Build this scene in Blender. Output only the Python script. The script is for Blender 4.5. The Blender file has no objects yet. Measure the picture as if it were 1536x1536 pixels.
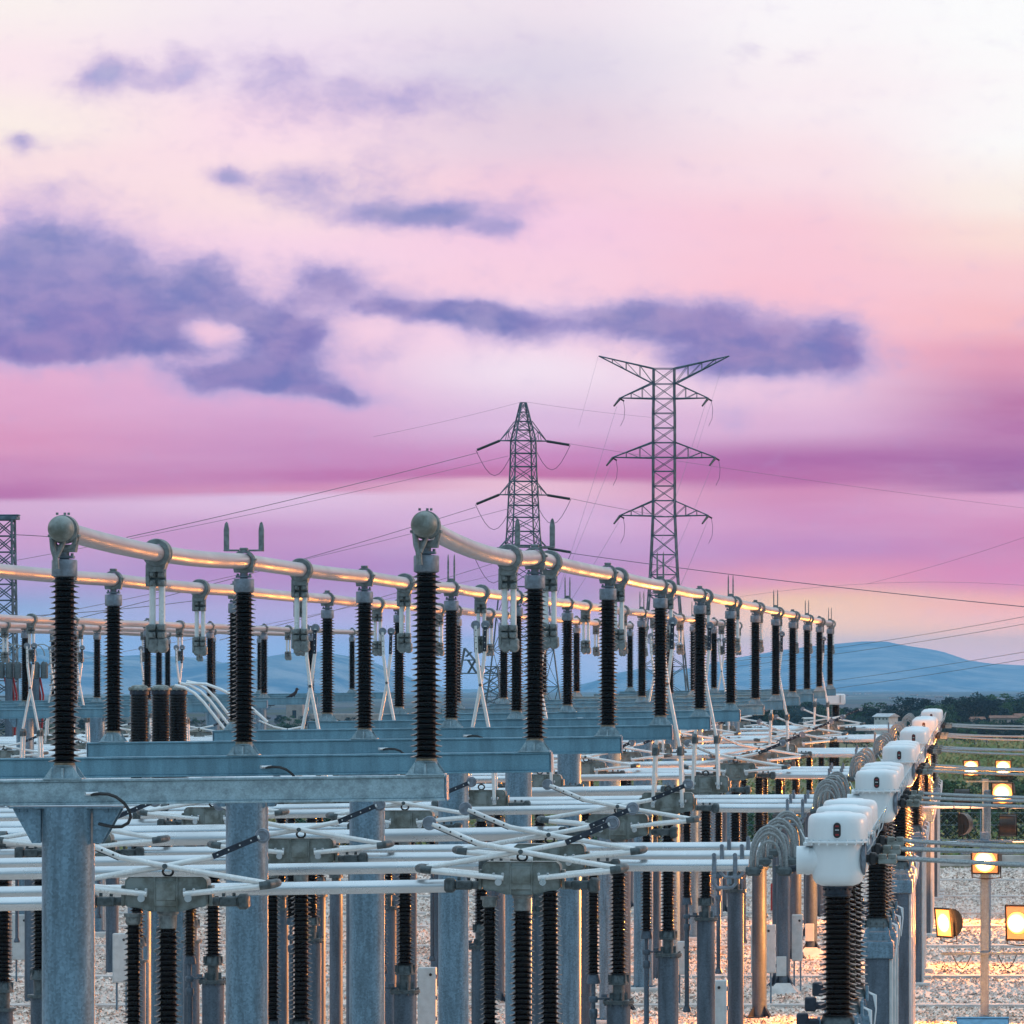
import bpy, math, random
from mathutils import Vector, Matrix
R = math.radians
PI = math.pi
sc = bpy.context.scene
COL = sc.collection
random.seed(7)
H = 9.4                      # camera height over the yard
F = 8300.0                   # focal length in pixels of the 1536 px photograph

def at(px, py, d):           # a photograph pixel at a given distance as a world point
    return Vector(((px-1471)*d/F, d, H-(py-985)*d/F))
def tilt(X):                 # the yard falls gently towards the left
    return -0.012*max(0.0, -5.76-X)

# ------------------------------------------------------------------ materials
def s2l(c):
    c = c/255.0
    return c/12.92 if c <= 0.04045 else ((c+0.055)/1.055)**2.4
def rgb(*c): return (s2l(c[0]), s2l(c[1]), s2l(c[2]), 1)

class NT:
    def __init__(s, tree): s.t = tree; s.n = tree.nodes; s.l = tree.links
    def node(s, kind, **kw):
        n = s.n.new(kind)
        for k, v in kw.items(): setattr(n, k, v)
        return n
    def link(s, a, b): s.l.new(a, b)
    def val(s, v, sock):
        if hasattr(v, 'node'): s.link(v, sock)
        else: sock.default_value = v
    def math(s, op, a, b=0.0, c=None, clamp=False):
        n = s.node('ShaderNodeMath', operation=op); n.use_clamp = clamp
        s.val(a, n.inputs[0]); s.val(b, n.inputs[1])
        if c is not None: s.val(c, n.inputs[2])
        return n.outputs[0]
    def vmath(s, op, a, b=None, c=None):
        n = s.node('ShaderNodeVectorMath', operation=op)
        s.val(a, n.inputs[0])
        if b is not None: s.val(b, n.inputs[1])
        if c is not None: s.val(c, n.inputs[2])
        return n
    def mix(s, f, a, b, blend='MIX'):
        n = s.node('ShaderNodeMix', data_type='RGBA', blend_type=blend)
        s.val(f, n.inputs[0]); s.val(a, n.inputs[6]); s.val(b, n.inputs[7])
        return n.outputs[2]
    def noise(s, vec, scale, detail=3, rough=0.5, dist=0.0):
        n = s.node('ShaderNodeTexNoise')
        if vec is not None: s.link(vec, n.inputs['Vector'])
        n.inputs['Scale'].default_value = scale; n.inputs['Detail'].default_value = detail
        n.inputs['Roughness'].default_value = rough; n.inputs['Distortion'].default_value = dist
        return n
    def smooth(s, v, a, b, lo=0.0, hi=1.0, kind='SMOOTHSTEP'):
        n = s.node('ShaderNodeMapRange', interpolation_type=kind)
        s.val(v, n.inputs[0]); n.inputs[1].default_value = a; n.inputs[2].default_value = b
        n.inputs[3].default_value = lo; n.inputs[4].default_value = hi
        return n.outputs[0]

def material(name, base, rough=0.5, metal=0.0, var=0.15, scale=6.0, bump=0.0, bscale=60.0, spots=None, coat=0.0, tone=None, streak=False, world=False, spec=0.5):
    m = bpy.data.materials.new(name); m.use_nodes = True
    t = NT(m.node_tree); b = t.n['Principled BSDF']
    tc = t.node('ShaderNodeTexCoord')
    vec = tc.outputs['Object']
    # every instance gets its own piece of the pattern
    oi = t.node('ShaderNodeObjectInfo')
    off = t.vmath('SCALE', oi.outputs['Location']); off.inputs[3].default_value = 0.37
    if world: vec = tc.outputs['Object']
    else: vec = t.vmath('ADD', vec, off.outputs[0]).outputs[0]
    if streak:
        vec2 = t.vmath('MULTIPLY', vec, (1, 1, 0.12)).outputs[0]
    else: vec2 = vec
    n1 = t.noise(vec2, scale, 5, 0.6)
    col2 = tone or tuple(max(0, c*(1-2.2*var)) for c in base[:3])
    f = t.smooth(n1.outputs[0], 0.36, 0.66)
    c = t.mix(f, (*base[:3], 1), (*col2[:3], 1))
    if spots:
        sv = t.node('ShaderNodeTexVoronoi'); t.link(vec, sv.inputs['Vector']); sv.inputs['Scale'].default_value = spots[0]
        g = t.node('ShaderNodeSeparateColor'); t.link(sv.outputs['Color'], g.inputs[0])
        k = t.smooth(g.outputs[0], 0.0, 1.0, 1-spots[1], 1+spots[1], 'LINEAR')
        vm = t.vmath('SCALE', c); t.link(k, vm.inputs[3]); c = vm.outputs[0]
    t.link(c, b.inputs['Base Color'])
    rr = t.smooth(n1.outputs[0], 0.3, 0.7, max(0.03, rough-0.08), min(1, rough+0.1))
    t.link(rr, b.inputs['Roughness'])
    b.inputs['Metallic'].default_value = metal
    b.inputs['Specular IOR Level'].default_value = spec
    if coat: b.inputs['Coat Weight'].default_value = coat; b.inputs['Coat Roughness'].default_value = 0.12
    if bump:
        nb = t.noise(vec, bscale, 3)
        bn = t.node('ShaderNodeBump'); bn.inputs['Strength'].default_value = bump; bn.inputs['Distance'].default_value = 0.02
        t.link(nb.outputs[0], bn.inputs['Height']); t.link(bn.outputs[0], b.inputs['Normal'])
    return m
def emit(name, color, strength):
    m = bpy.data.materials.new(name); m.use_nodes = True
    t = NT(m.node_tree); b = t.n['Principled BSDF']
    b.inputs['Base Color'].default_value = (0.8, 0.6, 0.4, 1)
    n = t.noise(None, 9.0, 2)
    tc = t.node('ShaderNodeTexCoord'); t.link(tc.outputs['Object'], n.inputs['Vector'])
    k = t.smooth(n.outputs[0], 0.3, 0.7, strength*0.85, strength*1.15)
    b.inputs['Emission Color'].default_value = color
    t.link(k, b.inputs['Emission Strength'])
    return m

M = {}
M['galv'] = material('galvanised steel', (0.15, 0.25, 0.33), 0.42, 0.30, 0.16, 9, 0.06, 140, (38, 0.22), streak=True)
M['galv_pipe'] = material('weathered pipe steel', (0.085, 0.12, 0.16), 0.5, 0.3, 0.2, 5, 0.05, 90, (40, 0.2), streak=True)
M['beam'] = material('painted beam steel', (0.13, 0.28, 0.37), 0.5, 0.15, 0.13, 5, 0.04, 120, (90, 0.12), streak=True)
M['padsteel'] = material('pale zinc steel', (0.30, 0.42, 0.48), 0.45, 0.25, 0.16, 7, 0.06, 120, (70, 0.14))
M['alu'] = material('aluminium tube', (0.58, 0.62, 0.65), 0.27, 0.75, 0.04, 1.3, 0, 40)
M['bus'] = material('busbar aluminium', (0.36, 0.35, 0.38), 0.44, 0.75, 0.012, .6, 0, 30)
M['arm'] = material('scissor arm aluminium', (0.70, 0.72, 0.72), 0.33, 0.25, 0.05, 12, 0.0, 60)
M['cast'] = material('cast alloy fitting', (0.20, 0.23, 0.235), 0.55, 0.3, 0.18, 14, 0.25, 90)
M['castgear'] = material('cast gear housing', (0.21, 0.245, 0.24), 0.5, 0.2, 0.22, 5, 0.12, 70, tone=(0.10, 0.11, 0.095))
M['clampgrey'] = material('clamp alloy', (0.085, 0.11, 0.12), 0.5, 0.3, 0.2, 16, 0.2, 80)
M['cap'] = material('insulator cap zinc', (0.20, 0.24, 0.29), 0.5, 0.35, 0.15, 12, 0.2, 80)
M['porc'] = material('dark brown porcelain', (0.0035, 0.002, 0.003), 0.24, 0.0, 0.2, 5, 0, coat=0.08, spec=0.22)
M['porc_red'] = material('red brown porcelain', (0.008, 0.0025, 0.002), 0.22, 0.0, 0.2, 5, 0, coat=0.08, spec=0.24)
M['cream'] = material('cement joint', (0.55, 0.45, 0.33), 0.8, 0, 0.2, 20)
M['white'] = material('white housing paint', (0.66, 0.72, 0.75), 0.38, 0.0, 0.05, 2.5, 0.03, 25, tone=(0.60, 0.66, 0.69), coat=0.12, streak=True)
M['cab'] = material('cabinet paint', (0.50, 0.54, 0.55), 0.45, 0.0, 0.07, 5)
M['darkmetal'] = material('dark blue metal', (0.035, 0.045, 0.065), 0.4, 0.5, 0.2, 9, 0.1)
M['black'] = material('black rubber', (0.012, 0.012, 0.014), 0.5, 0, 0.2, 9)
M['flex'] = material('stranded cable', (0.30, 0.33, 0.34), 0.5, 0.5, 0.15, 40, 0.3, 200)
M['hole'] = material('drill hole', (0.01, 0.01, 0.012), 0.8)
M['lattice'] = material('lattice steel', (0.10, 0.15, 0.19), 0.5, 0.4, 0.2, 3)
M['wire'] = material('overhead wire', (0.07, 0.08, 0.12), 0.6, 0.2, 0.1, 3)
M['wire2'] = material('grey overhead wire', (0.16, 0.14, 0.22), 0.6, 0.2, 0.1, 3)
M['concrete'] = material('concrete', (0.58, 0.55, 0.53), 0.85, 0, 0.12, 2, 0.2, 30)
M['red'] = material('red paint', (0.30, 0.015, 0.02), 0.4, 0, 0.1, 6)
M['lampbody'] = material('lamp body', (0.02, 0.018, 0.018), 0.4, 0.4, 0.2, 8)
M['tin'] = material('blue lamp housing', (0.12, 0.28, 0.42), 0.35, 0.3, 0.1, 8)
M['leaf'] = material('pine foliage', (0.012, 0.046, 0.050), 0.8, 0, 0.2, 0.6, tone=(0.004, 0.018, 0.030), spec=0.2)
M['leaf2'] = material('broadleaf foliage', (0.028, 0.085, 0.030), 0.8, 0, 0.2, 0.6, tone=(0.012, 0.040, 0.026), spec=0.2)
M['scrub'] = material('scrub foliage', (0.10, 0.16, 0.05), 0.8, 0, 0.2, 0.12, tone=(0.30, 0.25, 0.10), spec=0.2, world=True)
M['bark'] = material('bark', (0.07, 0.05, 0.035), 0.9, 0, 0.3, 8)
M['wall'] = material('white wall', (0.62, 0.60, 0.58), 0.8, 0, 0.1, 1.5)
M['wallp'] = material('pinkish wall', (0.40, 0.33, 0.30), 0.8, 0, 0.1, 1.5)
M['roof'] = material('roof sheet', (0.45, 0.47, 0.5), 0.6, 0, 0.1, 2)
M['roofr'] = material('tile roof', (0.26, 0.13, 0.09), 0.8, 0, 0.2, 2)
M['pane'] = material('window pane', (0.02, 0.03, 0.05), 0.1, 0, 0.1, 2)
M['bird'] = material('feathers', (0.02, 0.02, 0.03), 0.7, 0, 0.2, 30)
def glow(name):
    m = bpy.data.materials.new(name); m.use_nodes = True
    t = NT(m.node_tree); b = t.n['Principled BSDF']; b.inputs['Base Color'].default_value = (.5, .4, .3, 1)
    tc = t.node('ShaderNodeTexCoord'); ln = t.vmath('LENGTH', t.vmath('MULTIPLY', tc.outputs['Object'], (1, 0, 1)).outputs[0]).outputs[1]
    c = t.mix(t.smooth(ln, .08, .28), (1.0, .70, .30, 1), (1.0, .28, .02, 1)); t.link(c, b.inputs['Emission Color'])
    q = t.math('DIVIDE', ln, .15); e = t.math('POWER', .3679, t.math('MULTIPLY', q, q)); t.link(t.math('MULTIPLY_ADD', e, 60.0, 3.0), b.inputs['Emission Strength'])
    return m
M['lampglow'] = glow('lit lamp glass')
M['glow_plate'] = material('lamp reflector', (0.62, 0.42, 0.24), 0.35, 0.3, 0.03, 5)  # orange tint painted in to stand for the glow round the lamp
M['lampstrip'] = emit('lit lamp edge', (1.0, 0.34, 0.05, 1), 5)

# ------------------------------------------------------------------ mesh builder
class MB:
    def __init__(s): s.v = []; s.f = []
    def add(s, vs, fs):
        o = len(s.v); s.v += [tuple(p) for p in vs]; s.f += [tuple(i+o for i in f) for f in fs]; return s
    def box(s, c, size, bev=0.0, rot=None):
        hx, hy, hz = (a/2 for a in size)
        if bev:
            b = min(bev, hx*0.9, hy*0.9, hz*0.9)
            vs = []
            for sx in (-1, 1):
                for sy in (-1, 1):
                    for sz in (-1, 1):
                        vs += [(sx*hx, sy*(hy-b), sz*(hz-b)), (sx*(hx-b), sy*hy, sz*(hz-b)), (sx*(hx-b), sy*(hy-b), sz*hz)]
            def i(sx, sy, sz, k): return ((sx > 0)*4+(sy > 0)*2+(sz > 0))*3+k
            fs = []
            for q in (-1, 1):
                A = [i(q, -1, -1, 0), i(q, 1, -1, 0), i(q, 1, 1, 0), i(q, -1, 1, 0)]
                B = [i(-1, q, -1, 1), i(-1, q, 1, 1), i(1, q, 1, 1), i(1, q, -1, 1)]
                Cc = [i(-1, -1, q, 2), i(1, -1, q, 2), i(1, 1, q, 2), i(-1, 1, q, 2)]
                for L in (A, B, Cc): fs.append(L if q > 0 else L[::-1])
            for a in (-1, 1):
                for b2 in (-1, 1):
                    e = [[i(a, b2, -1, 0), i(a, b2, -1, 1), i(a, b2, 1, 1), i(a, b2, 1, 0)],
                         [i(a, -1, b2, 0), i(a, -1, b2, 2), i(a, 1, b2, 2), i(a, 1, b2, 0)],
                         [i(-1, a, b2, 1), i(-1, a, b2, 2), i(1, a, b2, 2), i(1, a, b2, 1)]]
                    if a*b2 < 0: e[0].reverse()
                    if a*b2 > 0: e[1].reverse()
                    if a*b2 < 0: e[2].reverse()
                    fs += e
                    for c2 in (-1, 1):
                        tr = [i(a, b2, c2, 0), i(a, b2, c2, 1), i(a, b2, c2, 2)]
                        if a*b2*c2 < 0: tr.reverse()
                        fs.append(tr)
        else:
            vs = [(x*hx, y*hy, z*hz) for x in (-1, 1) for y in (-1, 1) for z in (-1, 1)]
            fs = [(0, 1, 3, 2), (4, 6, 7, 5), (0, 4, 5, 1), (2, 3, 7, 6), (0, 2, 6, 4), (1, 5, 7, 3)]
        if rot is not None: vs = [rot @ Vector(p) for p in vs]
        vs = [(p[0]+c[0], p[1]+c[1], p[2]+c[2]) for p in vs]
        return s.add(vs, fs)
    def hexa(s, b, t):      # frustum from two quads
        return s.add(list(b)+list(t), [(3, 2, 1, 0), (4, 5, 6, 7), (0, 1, 5, 4), (1, 2, 6, 5), (2, 3, 7, 6), (3, 0, 4, 7)])
    def lathe(s, prof, n=24, c=(0, 0, 0), axis='Z', caps=True):
        vs = []
        for (r, z) in prof:
            for k in range(n):
                a = 2*PI*k/n; x, y = r*math.cos(a), r*math.sin(a)
                if axis == 'Z': p = (x, y, z)
                elif axis == 'Y': p = (x, z, -y)
                else: p = (z, y, -x)
                vs.append((p[0]+c[0], p[1]+c[1], p[2]+c[2]))
        fs = []
        for j in range(len(prof)-1):
            for k in range(n):
                k2 = (k+1) % n
                fs.append((j*n+k, j*n+k2, (j+1)*n+k2, (j+1)*n+k))
        if caps:
            fs.append(tuple(range(n))[::-1]); m = (len(prof)-1)*n; fs.append(tuple(range(m, m+n)))
        return s.add(vs, fs)
    def cyl(s, a, b, r, n=12, r2=None):
        return s.tube([a, b], r, n, r2)
    def tube(s, pts, r, n=8, r2=None):
        P = [Vector(p) for p in pts]
        vs = []; prev = None
        for i, p in enumerate(P):
            d = (P[min(i+1, len(P)-1)]-P[max(i-1, 0)]).normalized()
            if prev is None:
                up = Vector((0, 0, 1)) if abs(d.z) < 0.9 else Vector((1, 0, 0))
                u = d.cross(up).normalized()
            else:
                u = (prev-d*prev.dot(d)).normalized()
            prev = u; w = d.cross(u)
            rr = r if r2 is None else r+(r2-r)*i/(len(P)-1)
            for k in range(n):
                a = 2*PI*k/n
                vs.append(p+u*(rr*math.cos(a))+w*(rr*math.sin(a)))
        fs = []
        for j in range(len(P)-1):
            for k in range(n):
                k2 = (k+1) % n
                fs.append((j*n+k, j*n+k2, (j+1)*n+k2, (j+1)*n+k))
        fs.append(tuple(range(n))[::-1]); m = (len(P)-1)*n; fs.append(tuple(range(m, m+n)))
        return s.add(vs, fs)
    def sphere(s, c, r, n=20, m=12, sz=1.0):
        pr = [(max(1e-4, r*math.sin(PI*j/m)), -r*sz*math.cos(PI*j/m)) for j in range(m+1)]
        return s.lathe(pr, n, c, 'Z', True)
    def prism(s, poly, y0, y1):      # outline in X,Z extruded along Y
        n = len(poly)
        vs = [(x, y0, z) for x, z in poly]+[(x, y1, z) for x, z in poly]
        fs = [tuple(range(n)), tuple(range(2*n-1, n-1, -1))]
        for k in range(n): k2 = (k+1) % n; fs.append((k2, k, n+k, n+k2))
        return s.add(vs, fs)
    def mesh(s, name, mat, smooth=True, angle=38):
        me = bpy.data.meshes.new(name)
        me.from_pydata(s.v, [], s.f); me.update()
        me.materials.append(M[mat] if isinstance(mat, str) else mat)
        if smooth:
            me.shade_smooth(); me.set_sharp_from_angle(angle=R(angle))
        return me

def link(o): COL.objects.link(o); return o
def tag(o, label=None, cat=None, group=None, kind=None):
    if label: o['label'] = label
    if cat: o['category'] = cat
    if group: o['group'] = group
    if kind: o['kind'] = kind
    return o
def empty(name, loc=(0, 0, 0), rz=0):
    o = bpy.data.objects.new(name, None); o.empty_display_size = 0.3
    o.location = loc; o.rotation_euler = (0, 0, rz); return link(o)
def part(mb, name, mat, parent=None, smooth=True, loc=None, angle=38):
    me = mb.mesh(name, mat, smooth, angle) if isinstance(mb, MB) else mb
    o = bpy.data.objects.new(name, me); link(o)
    if parent is not None: o.parent = parent
    if loc is not None: o.location = loc
    return o
def kids(o): return [c for c in bpy.data.objects if c.parent == o]
class Kind:      # a prototype and its copies: the first placement uses the prototype itself
    def __init__(s, root):
        s.root = root; s.used = False
        s.tree = [(c, kids(c)) for c in kids(root)]
    def place(s, loc, label, group=None, rz=0.0, cat=None, scale=None):
        if not s.used: r = s.root; s.used = True
        else:
            r = s.root.copy(); link(r)
            for c, gs in s.tree:
                d = c.copy(); link(d); d.parent = r
                for g in gs:
                    e = g.copy(); link(e); e.parent = d
        r.location = loc; r.rotation_euler = (0, 0, rz)
        if scale: r.scale = (scale, scale, scale) if not isinstance(scale, tuple) else scale
        r['label'] = label
        if group: r['group'] = group
        if cat: r['category'] = cat
        return r
ORD = ['first', 'second', 'third', 'fourth', 'fifth', 'sixth', 'seventh', 'eighth', 'ninth', 'tenth', 'eleventh', 'twelfth', 'thirteenth', 'fourteenth']

# ------------------------------------------------------------------ ribbed insulators
def sheds(mb, z0, z1, R0, R1, rc, pitch, n=26, alt=0.9, c=(0, 0)):
    k = max(1, int(round((z1-z0)/pitch))); p = (z1-z0)/k; prof = [(rc, z0)]
    for i in range(k):
        z = z0+i*p; t = i/max(1, k-1)
        Rr = (R0+(R1-R0)*t)*(alt if i % 2 else 1.0)
        prof += [(rc, z+0.10*p), (Rr-0.010, z+0.17*p), (Rr, z+0.23*p), (Rr-0.002, z+0.31*p), (rc+0.014, z+0.56*p), (rc, z+0.68*p)]
    prof.append((rc, z1))
    mb.lathe(prof, n, (c[0], c[1], 0))

# post insulator that carries the busbars (base at its foot, 2.29 m to the cap top)
def make_post(horn):
    r = empty('post_insulator'); tag(r, 'x', 'insulator')
    b = MB()
    b.hexa([(-.20, -.16, 0), (.20, -.16, 0), (.20, .16, 0), (-.20, .16, 0)], [(-.20, -.16, .016), (.20, -.16, .016), (.20, .16, .016), (-.20, .16, .016)])
    b.hexa([(-.12, -.10, .016), (.12, -.10, .016), (.12, .10, .016), (-.12, .10, .016)], [(-.10, -.09, .135), (.10, -.09, .135), (.10, .09, .135), (-.10, .09, .135)])
    for sx in (-1, 1):
        b.prism([(sx*.12, .017), (sx*.19, .017), (sx*.11, .132), (sx*.10, .132)], -.145, -.133)
        b.prism([(sx*.12, .017), (sx*.19, .017), (sx*.11, .132), (sx*.10, .132)], .133, .145)
    b.prism([(-.012, .017), (.012, .017), (.012, .12), (-.012, .12)], -.150, -.098)
    b.lathe([(.118, .136), (.118, .150)], 24)
    part(b, 'base', 'padsteel', r, angle=20)
    b = MB(); b.lathe([(.108, .151), (.108, .172)], 24); part(b, 'cement_ring', 'cream', r)
    b = MB(); sheds(b, .172, 2.10, .168, .158, .098, .0565); part(b, 'ribbed_body', 'porc', r, angle=50)
    b = MB(); b.lathe([(.108, 2.10), (.13, 2.112), (.133, 2.12), (.133, 2.27), (.125, 2.282), (.06, 2.288)], 24)
    b.lathe([(.05, 2.288), (.05, 2.36)], 16)
    b.box((0, 0, 2.31), (.20, .12, .03), .006)
    for sx in (-1, 1): b.lathe([(.016, 2.325), (.016, 2.35)], 8, (sx*.08, 0, 0))
    part(b, 'cap', 'cap', r)
    b = MB()      # saddle round the tube
    pr = [(.107, -.085), (.140, -.085), (.142, -.06), (.132, -.05), (.132, .05), (.142, .06), (.140, .085), (.107, .085)]
    b.lathe(pr, 28, (0, 0, 2.51), 'Y', False)
    b.prism([(-.12, 2.36), (.12, 2.36), (.135, 2.44), (-.135, 2.44)], -.07, .07)
    b.box((0.14, 0, 2.53), (.05, .13, .03), .006); b.box((-0.14, 0, 2.53), (.05, .13, .03), .006)
    b.box((0, 0, 2.665), (.10, .13, .035), .008)
    part(b, 'tube_clamp', 'cast', r)
    if horn:
        dx = .225 if horn == 'wide' else .055
        hh = .36 if horn == 'wide' else .50
        for sx in (-1, 1):
            b = MB(); z0 = 2.66 if horn == 'wide' else 2.62
            w = .034 if horn == 'wide' else .015
            b.prism([(sx*dx-w, z0), (sx*dx+w, z0), (sx*dx+w, z0+hh*.72), (sx*dx+w*.5, z0+hh*.95), (sx*dx, z0+hh), (sx*dx-w*.6, z0+hh*.92), (sx*dx-w, z0+hh*.7)], -.018, .018)
            if horn == 'wide': b.box((sx*.16, 0, 2.648), (.20, .07, .024), .005)
            part(b, 'arcing_horn', 'cast', r)
    return Kind(r)
post_kinds = {None: make_post(None), 'wide': make_post('wide'), 'narrow': make_post('narrow')}

# T-shaped support: column and beam (origin at the foot of the column)
BZ = H-1.23          # top of the beams
def make_support(x0, x1, top, name, pads=False):
    r = empty('busbar_support'); tag(r, 'x', 'steel support')
    b = MB(); b.lathe([(.272, 0), (.272, top-.285)], 40); part(b, 'column', 'galv', r)
    b = MB(); b.lathe([(.36, 0), (.36, .03)], 24)
    for k in range(8):
        a = k*PI/4+.2; ca, sa = math.cos(a), math.sin(a); 
        m = Matrix.Rotation(a, 3, 'Z'); b.box(tuple(m @ Vector((.31, 0, .12))), (.08, .02, .18), 0, m)
    part(b, 'foot_plate', 'galv', r)
    b = MB(); b.box((0, 0, .02), (1.1, 1.1, .3), .04); part(b, 'concrete_footing', 'concrete', r, smooth=False)
    b = MB(); L = x1-x0
    b.box(((x0+x1)/2, 0, top-.1325), (L, .24, .215), .006)
    b.box(((x0+x1)/2, -.006, top-.0125), (L+.01, .272, .025), .004); b.box(((x0+x1)/2, -.006, top-.2525), (L+.01, .272, .025), .004)
    bo = part(b, 'beam', 'beam', r, angle=20); bo.rotation_euler = (0, -0.012, 0)
    # keep the beam height right at the right-hand end
    bo.location = (0, 0, 0)
    for xe in (x0-.012, x1+.012):
        e = MB(); e.box((xe, 0, top-.1325), (.014, .262, .262), .002); part(e, 'end_plate', 'galv', bo, smooth=False)
    for sx in (-1, 1):
        for sy in (-1, 1):
            g = MB(); g.prism([(sx*.27, top-.30), (sx*.56, top-.30), (sx*.53, top-.36), (sx*.36, top-.66), (sx*.27, top-.66)], sy*.10-.008, sy*.10+.008)
            part(g, 'gusset', 'galv', r, smooth=False)
    h = MB(); h.box((0, 0, top-.2915), (1.18, .34, .016), .003)
    for x in (-.5, -.42, .42, .5):
        for y in (-.12, .12): h.lathe([(.016, top-.335), (.016, top-.30)], 8, (x, y, 0))
    part(h, 'head_plate', 'galv', r, smooth=False)
    # black earthing lead from the beam to the gusset
    c = MB(); px = [(145, 1184), (152, 1183), (160, 1182.5), (172, 1183), (184, 1187), (196, 1196), (204, 1207), (206, 1217), (202, 1226), (192, 1231.5), (180, 1232), (168, 1230), (156, 1227.5)]
    P = [((p[0]-107)/144.3, -.155-.10*math.sin(i/(len(px)-1)*PI), top+(1163-p[1])/144.3-.01) for i, p in enumerate(px)]
    c.tube(P, .017, 8); part(c, 'earthing_lead', 'black', r)
    c = MB(); c.cyl((.21, -.150, top-.145), (.34, -.158, top-.14), .02, 8); c.box((.22, -.146, top-.146), (.07, .012, .045)); part(c, 'cable_lug', 'alu', r)
    return Kind(r)

XR, XM, XL = -5.76, -9.52, -13.4
cx = -9.48
near_sup = make_support(-13.68-cx, -5.46-cx, BZ, 'near')
for k in range(12):
    y = 57.5+14*k
    t = near_sup.place((cx, y, -.045), 'blue grey steel T support of the near yard, %s from the camera' % ORD[k], 'T supports under the near busbars')
bm_ = [o_ for o_ in kids(near_sup.root) if o_.name.startswith('beam')][0]; bm_.material_slots[0].link = 'OBJECT'; bm_.material_slots[0].material = M['padsteel']
for bus, X, nm in ((0, XR, 'right'), (1, XM, 'middle'), (2, XL, 'left')):
    for k in range(12):
        horn = None
        if bus < 2 and k % 2 == 1: horn = 'wide' if k == 1 else 'narrow'
        z = BZ+tilt(X)*1.0
        px = 'black ribbed post insulator under the %s near busbar, %s from the camera' % (nm, ORD[k])
        if horn: px = 'black ribbed insulator with upright horns under %s near busbar, %s from camera' % (nm, ORD[k])
        post_kinds[horn].place((X, 57.5+14*k, z), px, 'post insulators carrying the %s near busbar' % nm)

# busbar tubes
def busbar(X, y0, y1, ks, z, r, label, sphere, first_sag=.10, n=20):
    root = empty('busbar', (X, y0, z))
    tag(root, label, 'busbar', 'tubular busbars of the switchyard')
    pts = []; 
    for i, yk in enumerate(ks[:-1]):
        yn = ks[i+1]; sag = first_sag if i == 0 else .02
        for q in range(8):
            t = q/8; zz = -4*sag*t*(1-t)
            if i == 0 and sphere: zz += .07*(1-t)**2
            pts.append((0, yk+t*(yn-yk)-y0, zz))
    pts.append((0, ks[-1]-y0, 0)); pts.append((0, y1-y0, 0))
    if sphere: pts.insert(0, (0, -.05, .07))
    b = MB(); b.tube(pts, r, n); part(b, 'tube', 'bus', root)
    if sphere:
        s = MB(); s.sphere((0, -.22, .09), .137, 28, 18); part(s, 'corona_sphere', 'castgear', root)
        s = MB(); s.lathe([(.11, -.16), (.150, -.15), (.152, -.10), (.142, -.09), (.142, -.06), (.150, -.05), (.150, 0), (.138, .02), (.128, .12), (.108, .125)], 28, (0, .03, .085), 'Y', False)
        s.tube([(-.10, -.17, .0), (-.085, -.2, -.12), (-.06, -.2, -.20), (-.05, -.2, -.33)], .032, 8); s.tube([(-.05, -.2, -.2), (-.01, -.16, -.1), (.02, -.1, .0)], .03, 8)
        s.box((0, 0, -.11), (.16, .15, .08), .01)
        for x in (-.06, .02, .06): s.lathe([(.014, .235), (.014, .26)], 8, (x, -.1, 0))
        part(s, 'end_clamp', 'cast', root)
    return root
ks = [57.5+14*k for k in range(12)]
busbar(XR, 57.5, 212.2, ks, H+1.28, .10, 'right aluminium tube busbar with grey end ball, running to the far end', True, .10)
busbar(XM, 57.5, 212.2, ks, H+1.28+tilt(XM), .10, 'middle aluminium tube busbar with grey end ball above the first column', True, .06)
busbar(XL, 43.5, 212.2, [43.5]+ks, H+1.28+tilt(XL), .10, 'left tube busbar of the near yard, entering at the left frame edge', False, .04)

# hanging contact on the busbars
def make_hanger():
    r = empty('hanging_contact'); tag(r, 'x', 'contact')
    b = MB()
    for y in (-.10, .06):
        b.lathe([(.102, -.035), (.155, -.035), (.165, -.02), (.165, .02), (.155, .035), (.102, .035)], 26, (0, y, 0), 'Y', False)
    b.prism([(-.12, -.10), (.12, -.10), (.09, -.19), (.075, -.22), (-.075, -.22), (-.11, -.19)], -.12, .10)
    b.box((-.10, -.03, -.26), (.05, .16, .26), .01)
    for x in (-.055, .055):
        for z in (-.25, -.35):
            b.box((x, -.03, z), (.085, .14, .075), .012); b.lathe([(.022, -.135), (.022, -.10)], 8, (x, 0, z), 'Y')
    b.box((0, .0, -.28), (.20, .04, .22), .01)
    part(b, 'bus_clamp', 'cast', r)
    for x in (-.055, .055):
        c = MB(); c.cyl((x, -.02, -.38), (x, -.02, -.87), .037, 14); part(c, 'drop_rod', 'arm', r)
    b = MB()
    for x in (-.055, .055):
        for z in (-.86, -.95):
            b.box((x, -.03, z), (.09, .15, .075), .012); b.lathe([(.024, -.14), (.024, -.10)], 8, (x, 0, z), 'Y')
    b.box((-.105, -.02, -.97), (.04, .15, .27), .01)
    for x in (-.045, .055):
        b.lathe([(.02, -.10), (.052, -.10), (.062, -.085), (.062, .065), (.052, .08), (.02, .08)], 18, (x+.005, 0, -1.095), 'Y')
        b.box((x+.005, -.01, -1.045), (.118, .17, .12), .02)
    b.box((0.0, -.0, -.92), (.20, .04, .20), .01)
    part(b, 'contact_jaw', 'cast', r)
    return Kind(r)
hanger = make_hanger()

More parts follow.
